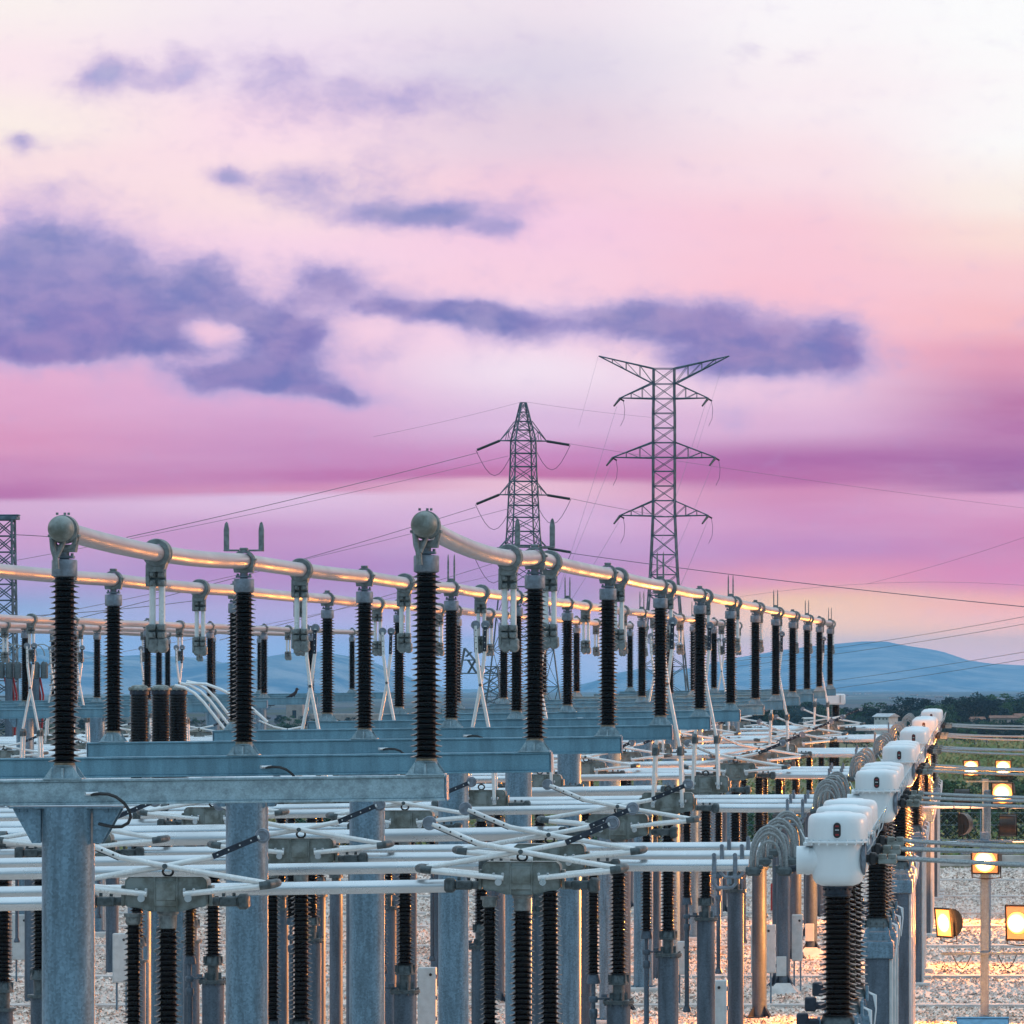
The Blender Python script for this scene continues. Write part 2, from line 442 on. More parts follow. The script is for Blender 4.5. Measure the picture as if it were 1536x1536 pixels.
# ------------------------------------------------------------------ pantograph disconnector
def make_panto(ext):
    r = empty('pantograph_disconnector'); tag(r, 'x', 'disconnector')
    z = lambda rel: H+rel
    # pedestal
    b = MB(); b.lathe([(.19, .02), (.19, z(-5.52))], 28); part(b, 'pedestal', 'galv_pipe', r)
    b = MB(); b.lathe([(.25, z(-5.52)), (.25, z(-5.495))], 28); b.lathe([(.25, z(-5.49)), (.25, z(-5.465))], 28)
    for k in range(8):
        a = k*PI/4+.3; b.lathe([(.016, z(-5.55)), (.016, z(-5.43))], 6, (.22*math.cos(a), .22*math.sin(a), 0))
    b.lathe([(.095, z(-5.465)), (.095, z(-5.20))], 20)
    for k in range(4):
        a = k*PI/2+.4; m = Matrix.Rotation(a, 3, 'Z'); b.box(tuple(m @ Vector((.12, 0, 0))+Vector((0, 0, z(-5.40)))), (.06, .012, .12), 0, m)
    b.lathe([(.165, z(-5.215)), (.165, z(-5.19)), (.15, z(-5.185)), (.13, z(-5.06)), (.12, z(-5.05))], 24)
    for k in range(8):
        a = k*PI/4; m = Matrix.Rotation(a, 3, 'Z'); b.box(tuple(m @ Vector((.143, 0, 0))+Vector((0, 0, z(-5.12)))), (.05, .014, .12), 0, m)
    part(b, 'pedestal_head', 'clampgrey', r)
    b = MB()
    for k in range(4):
        a = k*PI/2+PI/4; m = Matrix.Rotation(a, 3, 'Z')
        v = [m @ Vector(p) for p in ((.185, -.01, .04), (.42, -.01, .04), (.185, -.01, .34), (.185, .01, .04), (.42, .01, .04), (.185, .01, .34))]
        b.add(v, [(0, 1, 2), (5, 4, 3), (0, 3, 4, 1), (1, 4, 5, 2), (2, 5, 3, 0)])
    b.box((0, 0, .03), (.66, .66, .03)); part(b, 'foot_plate', 'darkmetal', r, smooth=False)
    b = MB(); b.hexa([(-.5, -.5, -.1), (.5, -.5, -.1), (.5, .5, -.1), (-.5, .5, -.1)], [(-.38, -.38, .014), (.38, -.38, .014), (.38, .38, .014), (-.38, .38, .014)]); part(b, 'concrete_footing', 'concrete', r, smooth=False)
    # insulators
    b = MB(); sheds(b, z(-5.05), z(-3.10), .168, .150, .092, .066, 24); part(b, 'support_insulator', 'porc', r, angle=50)
    b = MB(); b.lathe([(.10, z(-3.10)), (.105, z(-2.95)), (.125, z(-2.93)), (.125, z(-2.90))], 24); part(b, 'insulator_cap', 'cast', r)
    b = MB(); sheds(b, z(-5.05), z(-3.06), .128, .112, .068, .060, 20, c=(-.40, 0)); part(b, 'rotating_insulator', 'porc', r, angle=50)
    b = MB(); b.lathe([(.075, z(-3.06)), (.09, z(-3.04)), (.09, z(-2.97)), (.11, z(-2.965)), (.11, z(-2.93))], 20, (-.40, 0, 0)); part(b, 'rotor_cap', 'cast', r)
    b = MB()
    b.lathe([(.105, z(-5.20)), (.11, z(-5.17)), (.085, z(-5.055))], 18, (-.40, 0, 0))
    b.lathe([(.035, z(-5.60)), (.035, z(-5.20))], 12, (-.40, 0, 0))
    b.lathe([(.06, z(-5.50)), (.075, z(-5.48)), (.075, z(-5.42)), (.06, z(-5.40))], 14, (-.40, 0, 0))
    b.box((-.20, 0, z(-5.44)), (.34, .05, .035), .005); b.box((-.22, -.03, z(-5.39)), (.10, .05, .05), .005)
    b.lathe([(.055, z(-5.75)), (.07, z(-5.72)), (.07, z(-5.62)), (.055, z(-5.60))], 14, (-.40, 0, 0))
    b.lathe([(.048, z(-7.35)), (.048, z(-5.75))], 14, (-.40, 0, 0)); b.lathe([(.075, z(-7.45)), (.09, z(-7.42)), (.06, z(-7.33))], 12, (-.40, 0, 0))
    part(b, 'drive_rod', 'galv_pipe', r)
    # gear housing
    g = MB(); zt, zb = z(-2.50), z(-2.90)
    hw = .475
    prof = [(-hw, zt-.07), (-hw+.012, zt-.03), (-hw+.05, zt), (hw-.05, zt), (hw-.012, zt-.03), (hw, zt-.07), (hw, zb+.085), (hw-.03, zb+.055), (.33, zb+.045), (.19, zb), (-.19, zb), (-.33, zb+.045), (-hw+.03, zb+.055), (-hw, zb+.085)]
    n = len(prof); vs = []; yy = (-.155, -.175, .175, .155)
    for i, y in enumerate(yy):
        s = 0.97 if i in (0, 3) else 1.0; zc = (zt+zb)/2
        vs += [(x*s, y, zc+(q-zc)*(0.95 if i in (0, 3) else 1)) for x, q in prof]
    fs = [tuple(range(n)), tuple(range(4*n-1, 3*n-1, -1))]
    for j in range(3):
        for k in range(n): k2 = (k+1) % n; fs.append((j*n+k2, j*n+k, (j+1)*n+k, (j+1)*n+k2))
    g.add(vs, fs)
    g.box((0, -.163, z(-2.695)), (.012+.24, .03, .29), .006)
    for x in (-.13, .13): g.box((x, -.165, z(-2.70)), (.018, .04, .40), .004)
    for sx in (-1, 1): g.box((sx*(hw+.03), 0, z(-2.72)), (.04, .22, .24), .006)
    part(g, 'gear_housing', 'castgear', r, angle=32)
    g = MB(); g.box((0, -.182, z(-2.675)), (.225, .012, .19), .004); part(g, 'cover_plate', 'castgear', r)
    g = MB()      # lifting eye
    g.tube([(.06*math.cos(a*PI/8), 0, z(-2.445)+.05*math.sin(a*PI/8)) for a in range(17)], .014, 8); part(g, 'lifting_eye', 'black', r)
    # arms
    yf = -.22
    if not ext:
        piv = .27; E = (1.20, z(-2.60)); Cx = z(-2.375); K = (.52, z(-2.275)); T = (1.08, z(-2.04))
    else:
        piv = .27; E = (.23, z(-1.72)); Cx = z(-.50); T = (.09, z(.63)); K = (.075, z(.12))
    for sx in (-1, 1):
        for y in (yf, -yf):
            a = MB(); a.cyl((sx*piv*(.78 if not ext else 1), y, z(-2.695)+(.0 if not ext else -.08)), (sx*E[0], y, E[1]), .036, 10)
            part(a, 'lower_arm', 'arm', r)
        a = MB()
        a.lathe([(.042, -.03), (.042, .0)], 16, (sx*piv, yf-.03, z(-2.745) if not ext else z(-2.72)), 'Y')
        for q in (-.05, .06): a.box((sx*(piv+q), yf, z(-2.655)), (.03, .05, .05), .005)
        a.cyl((sx*piv, yf, z(-2.71)), (sx*piv, -yf, z(-2.71)), .03, 10)
        part(a, 'arm_pivot', 'alu', r)
        a = MB()
        if not ext: a.tube([(sx*(E[0]-.11), yf, E[1]), (sx*(E[0]), yf, E[1]+.012), (sx*(E[0]+.05), yf*.6, E[1]+.02), (sx*(E[0]+.05), -yf*.6, E[1]+.02), (sx*E[0], -yf, E[1]+.012), (sx*(E[0]-.11), -yf, E[1])], .05, 12)
        else: a.tube([(sx*E[0], yf, E[1]-.10), (sx*E[0], yf, E[1]+.02), (sx*E[0], yf*.6, E[1]+.07), (sx*E[0], -yf*.6, E[1]+.07), (sx*E[0], -yf, E[1]+.02), (sx*E[0], -yf, E[1]-.10)], .058, 12)
        part(a, 'elbow_joint', 'clampgrey', r)
        # upper arm runs from this elbow over to the other side
        y = yf+.02 if sx > 0 else yf+.085
        up = part(MB().tube([(sx*(E[0]-.05 if not ext else E[0]), y, E[1]+.03), (0, y, Cx), (-sx*K[0], y, K[1]), (-sx*T[0], y, T[1])], .035, 10), 'upper_arm', 'arm', r)
        cb = MB()
        d = Vector((-sx*(T[0]-K[0]), 0, T[1]-K[1])); L = d.length; ang = math.atan2(d.z, d.x)
        m = Matrix.Rotation(-ang, 3, 'Y'); mid = Vector((-sx*(T[0]+K[0])/2, y, (T[1]+K[1])/2))
        if sx > 0: cb.box(tuple(mid+m @ Vector((0, .01, .03 if sx > 0 else 0))), (L*.98, .05, .022), .004, m)
        else: cb.box(tuple(mid+Vector((0, -.038, 0))), (L*.92, .016, .070), .004, m)
        part(cb, 'contact_bar', 'darkmetal', r)
        hl = MB()
        for q in (-.36, -.13, .10, .33):
            p = mid+m @ Vector((q*L, 0, 0)); hl.lathe([(.012 if sx > 0 else .009, -.012), (.012 if sx > 0 else .009, 0)], 10, (p.x, p.y-(.026 if sx > 0 else .044), p.z), 'Y')
        part(hl, 'bolt_row', 'hole' if sx > 0 else 'arm', r)
        ds = MB(); 
        ds.lathe([(.062, -.022), (.082, -.02), (.088, -.008), (.088, .008), (.068, .02)], 22, (-sx*T[0]*(1.03), y, T[1]+.012), 'Y')
        if sx < 0: ds.lathe([(.05, -.024), (.06, -.03), (.07, -.024)], 22, (-sx*T[0]*(1.03), y-.002, T[1]+.012), 'Y', False)
        part(ds, 'end_disc', 'cap', r)
    a = MB(); a.lathe([(.030, -.04), (.030, .0)], 12, (0, yf-.01, Cx), 'Y'); a.cyl((0, yf, Cx), (0, .1, Cx), .022, 8); part(a, 'centre_bolt', 'clampgrey', r)
    # terminal clamps on the sides
    for sx in (-1, 1):
        a = MB(); a.cyl((sx*.51, 0, z(-2.79)), (sx*.80, 0, z(-2.79)), .05, 12)
        a.box((sx*.71, -.03, z(-2.79)), (.22, .16, .11), .02); a.box((sx*.88, -.03, z(-2.79)), (.13, .22, .18), .03)
        for q in (.65, .77): a.lathe([(.02, z(-2.73)), (.02, z(-2.69))], 8, (sx*q, -.04, 0))
        part(a, 'terminal_clamp', 'clampgrey', r)
    return Kind(r)
panto_f = make_panto(False); panto_e = make_panto(True)
Z0 = 0.0
# (bay, extended?) - one disconnector per phase, staggered 3.5 m
bays = []
EXT = {(2, 0), (2, 1), (2, 2), (3, 0), (3, 1), (3, 2), (6, 0), (6, 1), (6, 2), (9, 0), (9, 1)}
for j in range(-1, 11):
    for p, X, nm in ((0, XR, 'right'), (1, XM, 'middle'), (2, XL, 'left')):
        if j == -1: y = {0: 67.6, 1: 64.0, 2: 60.5}[p]
        else: y = 74+14*j+3.5*p
        if y > 222: continue
        e = (j, p) in EXT
        xx = X+(.22 if p == 2 else 0)+(.16 if (p == 0 and j == -1) else (.12 if p == 1 and j == -1 else 0))
        row = ORD[j+1]
        lab = ('closed scissor disconnector reaching up to the %s near busbar, %s row from camera' if e else 'folded scissor disconnector below the %s near busbar, %s row from camera') % (nm, row)
        (panto_e if e else panto_f).place((xx, y, tilt(X)*.9), lab, 'scissor disconnectors of the near yard')
        hanger.place((X, y, H+1.28+tilt(X)-(.02 if j >= 0 else (.07, .035, .01)[p])), 'grey contact hanging from the %s near busbar above the %s row of disconnectors' % (nm, row), 'contacts hanging from the near busbars')
        bays.append((j, p, xx, y))

# horizontal connecting tubes
def conductor(x0, x1, y, z, r, label, n=14, sag=0.0):
    o = MB(); L = x1-x0; K = 14
    pts = [(x0+L*i/K-x1, 0, tilt(x0+L*i/K)-tilt(x1)-.006*math.sin(PI*i/K)*L*.25) for i in range(K+1)]
    o.tube(pts, r, n)
    q = part(o, 'connecting_tube', 'alu', None, loc=(x1, y, z+tilt(x1)))
    tag(q, label, 'metal tube', 'horizontal tubes joining the disconnectors')
    return q
ZT = H-2.79
PN = ['front', 'middle', 'rear']  # phase names, nearest first
for j, p, X, y in bays:
    rr = .082 if j % 2 == 0 or j < 0 else .11
    conductor(-38 if j > 2 else -27, X-.86, y, ZT, rr, 'silver tube left of %s-phase disconnector, %s row from the camera' % ({0: 'right', 1: 'middle', 2: 'left'}[p], ORD[j+1]))
    if j >= 0 and j % 2 == 0:
        conductor(X+.86, -3.10, y, ZT, rr, 'silver tube right of %s-phase disconnector, %s row, ending at looped cables' % ({0: 'right', 1: 'middle', 2: 'left'}[p], ORD[j+1]))

# plain insulators that hold up the tubes at the left
def make_tube_post():
    r = empty('tube_support_insulator'); tag(r, 'x', 'insulator'); z = lambda rel: H+rel
    b = MB(); b.lathe([(.16, .02), (.16, z(-5.52))], 28); part(b, 'pedestal', 'galv_pipe', r)
    b = MB(); b.lathe([(.21, z(-5.52)), (.21, z(-5.47))], 28); b.lathe([(.11, z(-5.47)), (.11, z(-5.22))], 20)
    b.lathe([(.17, z(-5.22)), (.17, z(-5.19)), (.13, z(-5.06)), (.12, z(-5.05))], 24)
    for k in range(8):
        m = Matrix.Rotation(k*PI/4, 3, 'Z'); b.box(tuple(m @ Vector((.143, 0, 0))+Vector((0, 0, z(-5.12)))), (.05, .014, .12), 0, m)
    part(b, 'pedestal_head', 'clampgrey', r)
    b = MB(); sheds(b, z(-5.05), z(-3.06), .165, .150, .092, .066, 24); part(b, 'ribbed_body', 'porc', r, angle=50)
    b = MB(); b.lathe([(.11, z(-3.06)), (.115, z(-2.95)), (.05, z(-2.94)), (.05, z(-2.88))], 24); part(b, 'insulator_cap', 'cast', r)
    b = MB(); b.lathe([(.112, -.07), (.135, -.06), (.135, .06), (.112, .07)], 22, (0, 0, z(-2.79)), 'X', False); b.box((0, 0, z(-2.91)), (.16, .12, .05), .01); part(b, 'tube_clamp', 'clampgrey', r)
    b = MB(); b.box((0, 0, .02), (.9, .9, .14), .03); part(b, 'concrete_footing', 'concrete', r, smooth=False)
    return Kind(r)
tp = make_tube_post()
for j, p, X, y in bays:
    if 1 <= j <= 7:
        X_ = -15.55; tp.place((X_, y, tilt(X_)), 'plain ribbed insulator under tubes, left of near disconnectors, %s line of the %s row' % (PN[p], ORD[j+1]), 'insulators holding the left ends of the tubes')

# ------------------------------------------------------------------ looped flexible connectors
def make_loops():
    r = empty('flexible_connector'); tag(r, 'x', 'cable loops')
    for i, (y, rx, rz) in enumerate(((-.10, .24, .50), (.02, .20, .40), (-.05, .155, .30), (.10, .22, .46))):
        c = MB(); pts = [(-.24*0+(-rx)*math.cos(PI*t/14)*1.0, y+.05*math.sin(PI*t/14), .02+rz*math.sin(PI*t/14)**.8) for t in range(15)]
        pts.insert(0, (-rx, y, -.06)); pts.append((rx, y, -.06))
        c.tube(pts, .021, 8); part(c, 'cable_loop', 'flex', r)
    for sx in (-1, 1):
        c = MB(); c.box((sx*.21, 0, -.08), (.20, .30, .12), .03); c.box((sx*.11, -.06, -.02), (.07, .10, .05), .01); c.lathe([(.028, -.05), (.028, 0)], 10, (sx*.12, -.12, -.07), 'Y')
        part(c, 'loop_clamp', 'clampgrey', r)
    c = MB(); c.cyl((.24, 0, -.06), (.40, 0, -.03), .05, 10); part(c, 'link_bar', 'darkmetal', r)
    return Kind(r)
loops = make_loops()
def make_strap():
    r = empty('tube_strap'); tag(r, 'x', 'bracket')
    for x in (-.14, .14):
        b = MB()
        b.lathe([(.086, -.028), (.104, -.028), (.104, .028), (.086, .028)], 22, (x, 0, 0), 'X', False)
        b.box((x, -.105, .0), (.055, .02, .27), .01); b.lathe([(.030, -.03), (.030, 0)], 14, (x, -.115, .14), 'Y'); b.lathe([(.030, -.03), (.030, 0)], 14, (x, -.115, -.14), 'Y')
        part(b, 'strap', 'cap', r)
    b = MB(); b.tube([(-.15, -.06, -.13), (-.15, -.06, -.24), (-.10, -.06, -.295), (0, -.06, -.30), (.10, -.06, -.295), (.15, -.06, -.24), (.15, -.06, -.13)], .024, 8)
    part(b, 'u_hook', 'cap', r)
    return Kind(r)
strap = make_strap()

# ------------------------------------------------------------------ current transformers
def make_ct():
    r = empty('current_transformer'); tag(r, 'x', 'transformer')
    z = lambda rel: rel+H
    b = MB(); b.lathe([(.001, z(-2.070)), (.17, z(-2.072)), (.21, z(-2.085)), (.30, z(-2.093)), (.355, z(-2.108)), (.382, z(-2.135)), (.396, z(-2.175)), (.401, z(-2.23)), (.402, z(-2.44)), (.40, z(-2.455))], 48); part(b, 'lid', 'white', r)
    b = MB(); b.lathe([(.34, z(-2.456)), (.425, z(-2.456)), (.43, z(-2.462)), (.43, z(-2.480)), (.425, z(-2.486)), (.34, z(-2.486))], 48)
    for k in range(20):
        a = k*PI/10; b.lathe([(.014, z(-2.51)), (.014, z(-2.435))], 6, (.416*math.cos(a), .416*math.sin(a), 0))
    part(b, 'lid_flange', 'white', r)
    b = MB(); b.lathe([(.345, z(-2.487)), (.345, z(-2.90)), (.335, z(-2.97)), (.295, z(-3.03)), (.21, z(-3.062)), (.15, z(-3.065))], 48); part(b, 'tank', 'white', r)
    b = MB(); b.lathe([(.19, -.02), (.19, .24)], 32, (-.53, 0, z(-2.72)), 'X'); b.lathe([(.20, .10), (.20, .15)], 32, (-.53, 0, z(-2.72)), 'X'); b.lathe([(.19, 0), (.23, .09)], 32, (-.33, 0, z(-2.72)), 'X', True); part(b, 'left_terminal_housing', 'white', r)
    b = MB(); b.box((-.40, -.10, z(-2.50)), (.12, .10, .05), .012); b.tube([(-.40, -.12, z(-2.49)), (-.46, -.13, z(-2.38)), (-.50, -.13, z(-2.30))], .008, 6); part(b, 'lifting_lug', 'white', r)
    b = MB(); b.lathe([(.20, -.02), (.22, .0), (.22, .04), (.12, .05)], 32, (.33, 0, z(-2.70)), 'X'); part(b, 'right_terminal_flange', 'cap', r)
    b = MB(); b.cyl((.36, 0, z(-2.70)), (.56, 0, z(-2.70)), .055, 14); b.box((.47, 0, z(-2.70)), (.10, .20, .16), .02); part(b, 'terminal_stud', 'black', r)
    b = MB()
    for x in (.60, .73): b.box((x, -.02, z(-2.675)), (.115, .16, .075), .012); b.lathe([(.016, -.12), (.016, -.09)], 8, (x, 0, z(-2.675)), 'Y')
    b.box((.665, -.02, z(-2.735)), (.25, .17, .07), .012)
    part(b, 'cable_clamp', 'castgear', r)
    b = MB(); b.tube([(.40, -.30, z(-2.52)), (.44, -.30, z(-2.35)), (.54, -.22, z(-2.18))], .009, 6); b.tube([(.54, -.22, z(-2.18)), (.47, -.2, z(-2.5)), (.40, -.16, z(-2.6))], .009, 6); part(b, 'bent_rod', 'alu', r)
    # level gauge on the lid
    def oval(w, h, y0, y1, mb):
        pl = []
        for i in range(9): a = -PI+PI*i/8; pl.append((w*math.cos(a), -h+w*math.sin(a)))
        for i in range(9): a = PI*i/8; pl.append((w*math.cos(a), h+w*math.sin(a)))
        mb.prism([(x+.0, q+z(-2.31)) for x, q in pl], y0, y1)
    b = MB(); oval(.062, .058, -.415, -.38, b); g = part(b, 'level_gauge', 'white', r)
    b = MB(); oval(.050, .053, -.420, -.4155, b); part(b, 'gauge_glass', 'black', g)
    b = MB(); b.box((0, -.4225, z(-2.305)), (.052, .004, .010)); part(b, 'gauge_mark', 'white', g)
    b = MB(); b.box((0, -.4225, z(-2.255)), (.045, .004, .018)); b.box((0, -.4225, z(-2.37)), (.045, .004, .022)); part(b, 'gauge_limit', 'red', g)
    # insulator
    b = MB(); b.lathe([(.205, z(-3.066)), (.205, z(-3.09)), (.18, z(-3.095)), (.18, z(-3.17)), (.20, z(-3.175)), (.20, z(-3.20))], 32)
    for k in range(14):
        a = k*PI/7; b.lathe([(.012, z(-3.12)), (.012, z(-3.05))], 6, (.19*math.cos(a), .19*math.sin(a), 0))
    part(b, 'neck_flange', 'darkmetal', r)
    b = MB(); sheds(b, z(-4.80), z(-3.20), .262, .242, .158, .066, 32, .90); part(b, 'ribbed_body', 'porc_red', r, angle=50)
    b = MB(); b.lathe([(.20, z(-4.80)), (.22, z(-4.83)), (.25, z(-4.93)), (.26, z(-4.95)), (.26, z(-4.98))], 32)
    for k in range(12):
        a = k*PI/6; b.lathe([(.013, z(-5.0)), (.013, z(-4.90))], 6, (.245*math.cos(a), .245*math.sin(a), 0))
    part(b, 'base_ring', 'clampgrey', r)
    b = MB()
    for sx in (-1, 1):
        for sy in (-1, 1):
            b.hexa([(sx*.24-.03, sy*.2-.02, z(-5.24)), (sx*.24+.03, sy*.2-.02, z(-5.24)), (sx*.24+.03, sy*.2+.02, z(-5.24)), (sx*.24-.03, sy*.2+.02, z(-5.24))],
                   [(sx*.18-.02, sy*.17-.02, z(-4.97)), (sx*.18+.02, sy*.17-.02, z(-4.97)), (sx*.18+.02, sy*.17+.02, z(-4.97)), (sx*.18-.02, sy*.17+.02, z(-4.97))])
    for sx in (-1, 1): b.box((sx*.25, -.12, z(-4.92)), (.05, .08, .22), .01)
    part(b, 'base_frame', 'galv', r, smooth=False)
    b = MB(); b.box((0, 0, z(-5.40)), (.62, .50, .31), .02); part(b, 'base_box', 'galv', r, angle=20)
    b = MB(); b.box((-.33, -.10, z(-4.88)), (.20, .16, .10), .03); b.box((-.47, -.10, z(-4.86)), (.16, .18, .20), .02); part(b, 'terminal_box', 'darkmetal', r)
    b = MB()
    for q in range(3): b.tube([(.25, -.1+.05*q, z(-4.9)), (.34+.02*q, -.1, z(-4.95)), (.38, -.1, z(-5.15)), (.34, -.08+.04*q, z(-5.5))], .012, 6)
    part(b, 'control_cable', 'white', r)
    b = MB()
    zz = z(-5.555)
    b.box((0, -.19, zz/2), (.44, .018, zz-.02)); b.box((0, .19, zz/2), (.44, .018, zz-.02)); b.box((0, 0, zz/2), (.014, .36, zz-.02)); part(b, 'steel_leg', 'galv_pipe', r, smooth=False)
    b = MB(); b.box((.255, -.12, zz/2), (.07, .10, zz-.04), .01); part(b, 'cable_tray', 'cab', r, smooth=False)
    b = MB(); b.box((0, 0, .03), (1.0, .9, .18), .04); part(b, 'concrete_footing', 'concrete', r, smooth=False)
    return Kind(r)
ct = make_ct()
gi = 0
for j in range(0, 12, 2):
    for p in range(3):
        y = 74+14*j+3.5*p
        if y > 225: continue
        ct.place((-1.91, y, 0), 'white headed current transformer on ribbed column, %s of its trio, %s trio from the camera' % (PN[p], ORD[j//2]), 'current transformers along the right of the yard')
        loops.place((-2.83, y, ZT), 'arched grey flexible cables beside %s transformer of the %s trio from the camera' % (PN[p], ORD[j//2]), 'arched flexible connectors')
        strap.place((-3.42-.06*p, y, ZT), 'pair of bolted straps and U hook on %s tube before %s transformer trio' % (PN[p], ORD[j//2]), 'straps on tubes by the cable loops')
        # cable to the right
        c = MB(); zc = H-2.70; rnd = random.Random(j*7+p)
        s = .10+.05*rnd.random(); up = .12 if j > 6 else .05
        for off in (0, .055):
            c.tube([(-1.91+.76+i*.7, y+off, zc-(4*s*(i/12)*(1-i/12))*(1 if p != 1 else .6)+up*(i/12)**2+off*.3) for i in range(13)], .023, 8)
        q = part(c, 'slack_cable', 'flex'); tag(q, 'slack grey cable leaving %s transformer of the %s trio to the right' % (PN[p], ORD[j//2]), 'cable', 'slack cables right of the transformers')

# far-end voltage transformer with a white box head
r = empty('voltage_transformer', (-5.62, 214.5, 0)); tag(r, 'far transformer with white box head and dark insulator at the busbar end', 'transformer')
b = MB(); b.box((0, 0, 7.75), (.74, .6, .42), .05); part(b, 'head_box', 'white', r)
b = MB(); b.box((.18, -.31, 7.76), (.02, .03, .30)); part(b, 'head_seam', 'darkmetal', r)
b = MB(); sheds(b, 5.1, 7.53, .20, .18, .13, .07, 20); part(b, 'ribbed_body', 'porc', r, angle=50)
b = MB(); b.box((0, 0, 4.95), (.5, .5, .28), .02); b.box((0, 0, 2.4), (.3, .3, 4.8)); part(b, 'pedestal', 'galv', r)

# ------------------------------------------------------------------ second switchyard further left
FX = (-25.9, -29.7, -33.5); FB = H-1.53
far_sup = make_support(-35.6-FX[1], -23.9-FX[1], FB, 'far')
for k in range(6):
    y = 158+14*k
    far_sup.place((FX[1], y, 0), 'grey steel T support of the distant left yard, %s from the camera' % ORD[k], 'T supports under the far busbars')
    for q, X in enumerate(FX):
        post_kinds[None].place((X, y, FB-.012*(FX[1]-X)*1.0*1), 'small far black insulator under %s busbar of distant left yard, %s from camera' % (['right', 'middle', 'left'][q], ORD[k]), 'post insulators of the distant left yard')
for q, X in enumerate(FX):
    o = busbar(X, 120, 236, [118+14*k for k in range(9)], FB+2.51+.012*(X-FX[1]), .10, ['right', 'middle', 'left'][q]+' tubular busbar of the distant left yard', False, .02)
    for j in range(5):
        y = 151+14*j+3.5*q
        e = (j % 3 != 1)
        (panto_e if e else panto_f).place((X, y, -.35), ('closed' if e else 'folded')+' scissor disconnector of distant left yard, %s busbar, %s from the camera' % (['right', 'middle', 'left'][q], ORD[j]), 'scissor disconnectors of the distant left yard')
        hanger.place((X, y, FB+2.50+.012*(X-FX[1])), 'small contact hanging from %s busbar of distant left yard, %s from camera' % (['right', 'middle', 'left'][q], ORD[j]), 'contacts hanging from the far busbars')

# three stout bushings with caps and curved tubes
by = 122.0
for i, px in enumerate((209, 241, 267)):
    p = at(px, 1028, by+i*.9)
    r = empty('cable_bushing', (p.x, p.y, 0)); tag(r, 'thick black bushing with bolted grey cap, %s of three in a row' % ['left', 'middle', 'right'][i], 'bushing', 'thick black bushings behind the beams')
    top = p.z
    b = MB(); sheds(b, top-2.7, top-.22, .245, .222, .185, .062, 26, .93); part(b, 'ribbed_body', 'porc', r, angle=50)
    b = MB(); b.lathe([(.18, top-.22), (.21, top-.20), (.21, top-.10)], 24); part(b, 'neck_ring', 'darkmetal', r)
    b = MB(); b.lathe([(.245, top-.10), (.245, top-.06), (.20, top-.05), (.17, top-.01), (.08, top+.01)], 24)
    for k in range(12):
        a = k*PI/6; b.lathe([(.018, top-.12), (.018, top-.04)], 6, (.215*math.cos(a), .215*math.sin(a), 0))
    part(b, 'cap', 'castgear', r)
    b = MB(); b.lathe([(.26, 0), (.26, top-2.7)], 20); part(b, 'pedestal', 'galv', r)
    for q in range(2 if i == 1 else 1):
        a = at(262+q*6-(2-i)*2, 1028+q*2-i*2, by+i*.9-.3)
        c = MB(); e = [(262, 1028), (276, 1031), (292, 1040), (306, 1054), (320, 1072), (334, 1090), (345, 1103)] if q == 0 else [(270, 1028), (300, 1029), (322, 1037), (340, 1046), (356, 1056), (372, 1068), (392, 1086)]
        c.tube([at(x+i*9, y-i*3, by+i*.9-.3)-Vector((p.x, p.y, 0)) for x, y in e], .033, 8)
        part(c, 'curved_conductor', 'arm', r)

# ------------------------------------------------------------------ lattice pylons
def bar(mb, a, b, w=.09):
    mb.cyl(a, b, w/2.6, 4)
def lattice_body(mb, levels, w=.14, wd=.07, sub=None):     # levels: (z, halfwidth)
    for i in range(len(levels)-1):
        (z0, h0), (z1, h1) = levels[i], levels[i+1]
        c0 = [(-h0, -h0), (h0, -h0), (h0, h0), (-h0, h0)]; c1 = [(-h1, -h1), (h1, -h1), (h1, h1), (-h1, h1)]
        for k in range(4):
            k2 = (k+1) % 4
            bar(mb, (*c0[k], z0), (*c1[k], z1), w)
            bar(mb, (*c0[k], z0), (*c1[k2], z1), wd); bar(mb, (*c0[k2], z0), (*c1[k], z1), wd)
            bar(mb, (*c1[k], z1), (*c1[k2], z1), wd*1.1)
def arm(mb, z, hw, L, rise, sx, drop=0.0, w=.10, wd=.06):      # crossarm: flat bottom chords and rising top chords
    tip = Vector((sx*L, 0, z+drop)); 
    for sy in (-1, 1):
        b0 = Vector((sx*hw, sy*hw, z)); t0 = Vector((sx*hw, sy*hw, z+rise))
        bar(mb, b0, tip, w); bar(mb, t0, tip, w)
        N = 3
        for q in range(1, N):
            t = q/N; bp = b0.lerp(tip, t); tp = t0.lerp(tip, t)
            bar(mb, bp, tp, wd); bar(mb, b0.lerp(tip, (q-1)/N), tp, wd)
    for q in (1, 2):
        t = q/3; bar(mb, Vector((sx*hw, -hw, z)).lerp(tip, t), Vector((sx*hw, hw, z)).lerp(tip, t), wd)

d2 = 520.0; k2_ = d2/F      # metres per photograph pixel
ox = (996-1471)*k2_
zg = -3.6
def Z2(py): return H-(py-985)*k2_
r = empty('pylon', (ox, d2, zg)); r.rotation_euler = (0, 0, 0)
tag(r, 'tall lattice pylon with V shaped earth wire horns and three crossarms', 'pylon')
b = MB(); lev = []
hw = 16.5*k2_
ys = [1085, 1045, 1000, 960, 925, 893, 862, 832, 803, 775]
hws = [42, 36, 31.5, 28, 25, 22.5, 20.5, 19, 17.7, 16.5]
for y, h in zip(ys, hws): lev.append((Z2(y)-zg, h*k2_))
lev.insert(0, (0.0, 48*k2_))
for y in (751, 729, 707, 686, 664, 642, 620, 598, 576, 553): lev.append((Z2(y)-zg, 16.2*k2_*(1 if y > 600 else .96)))
lattice_body(b, lev, .20, .085); part(b, 'tower_body', 'lattice', r, smooth=False)
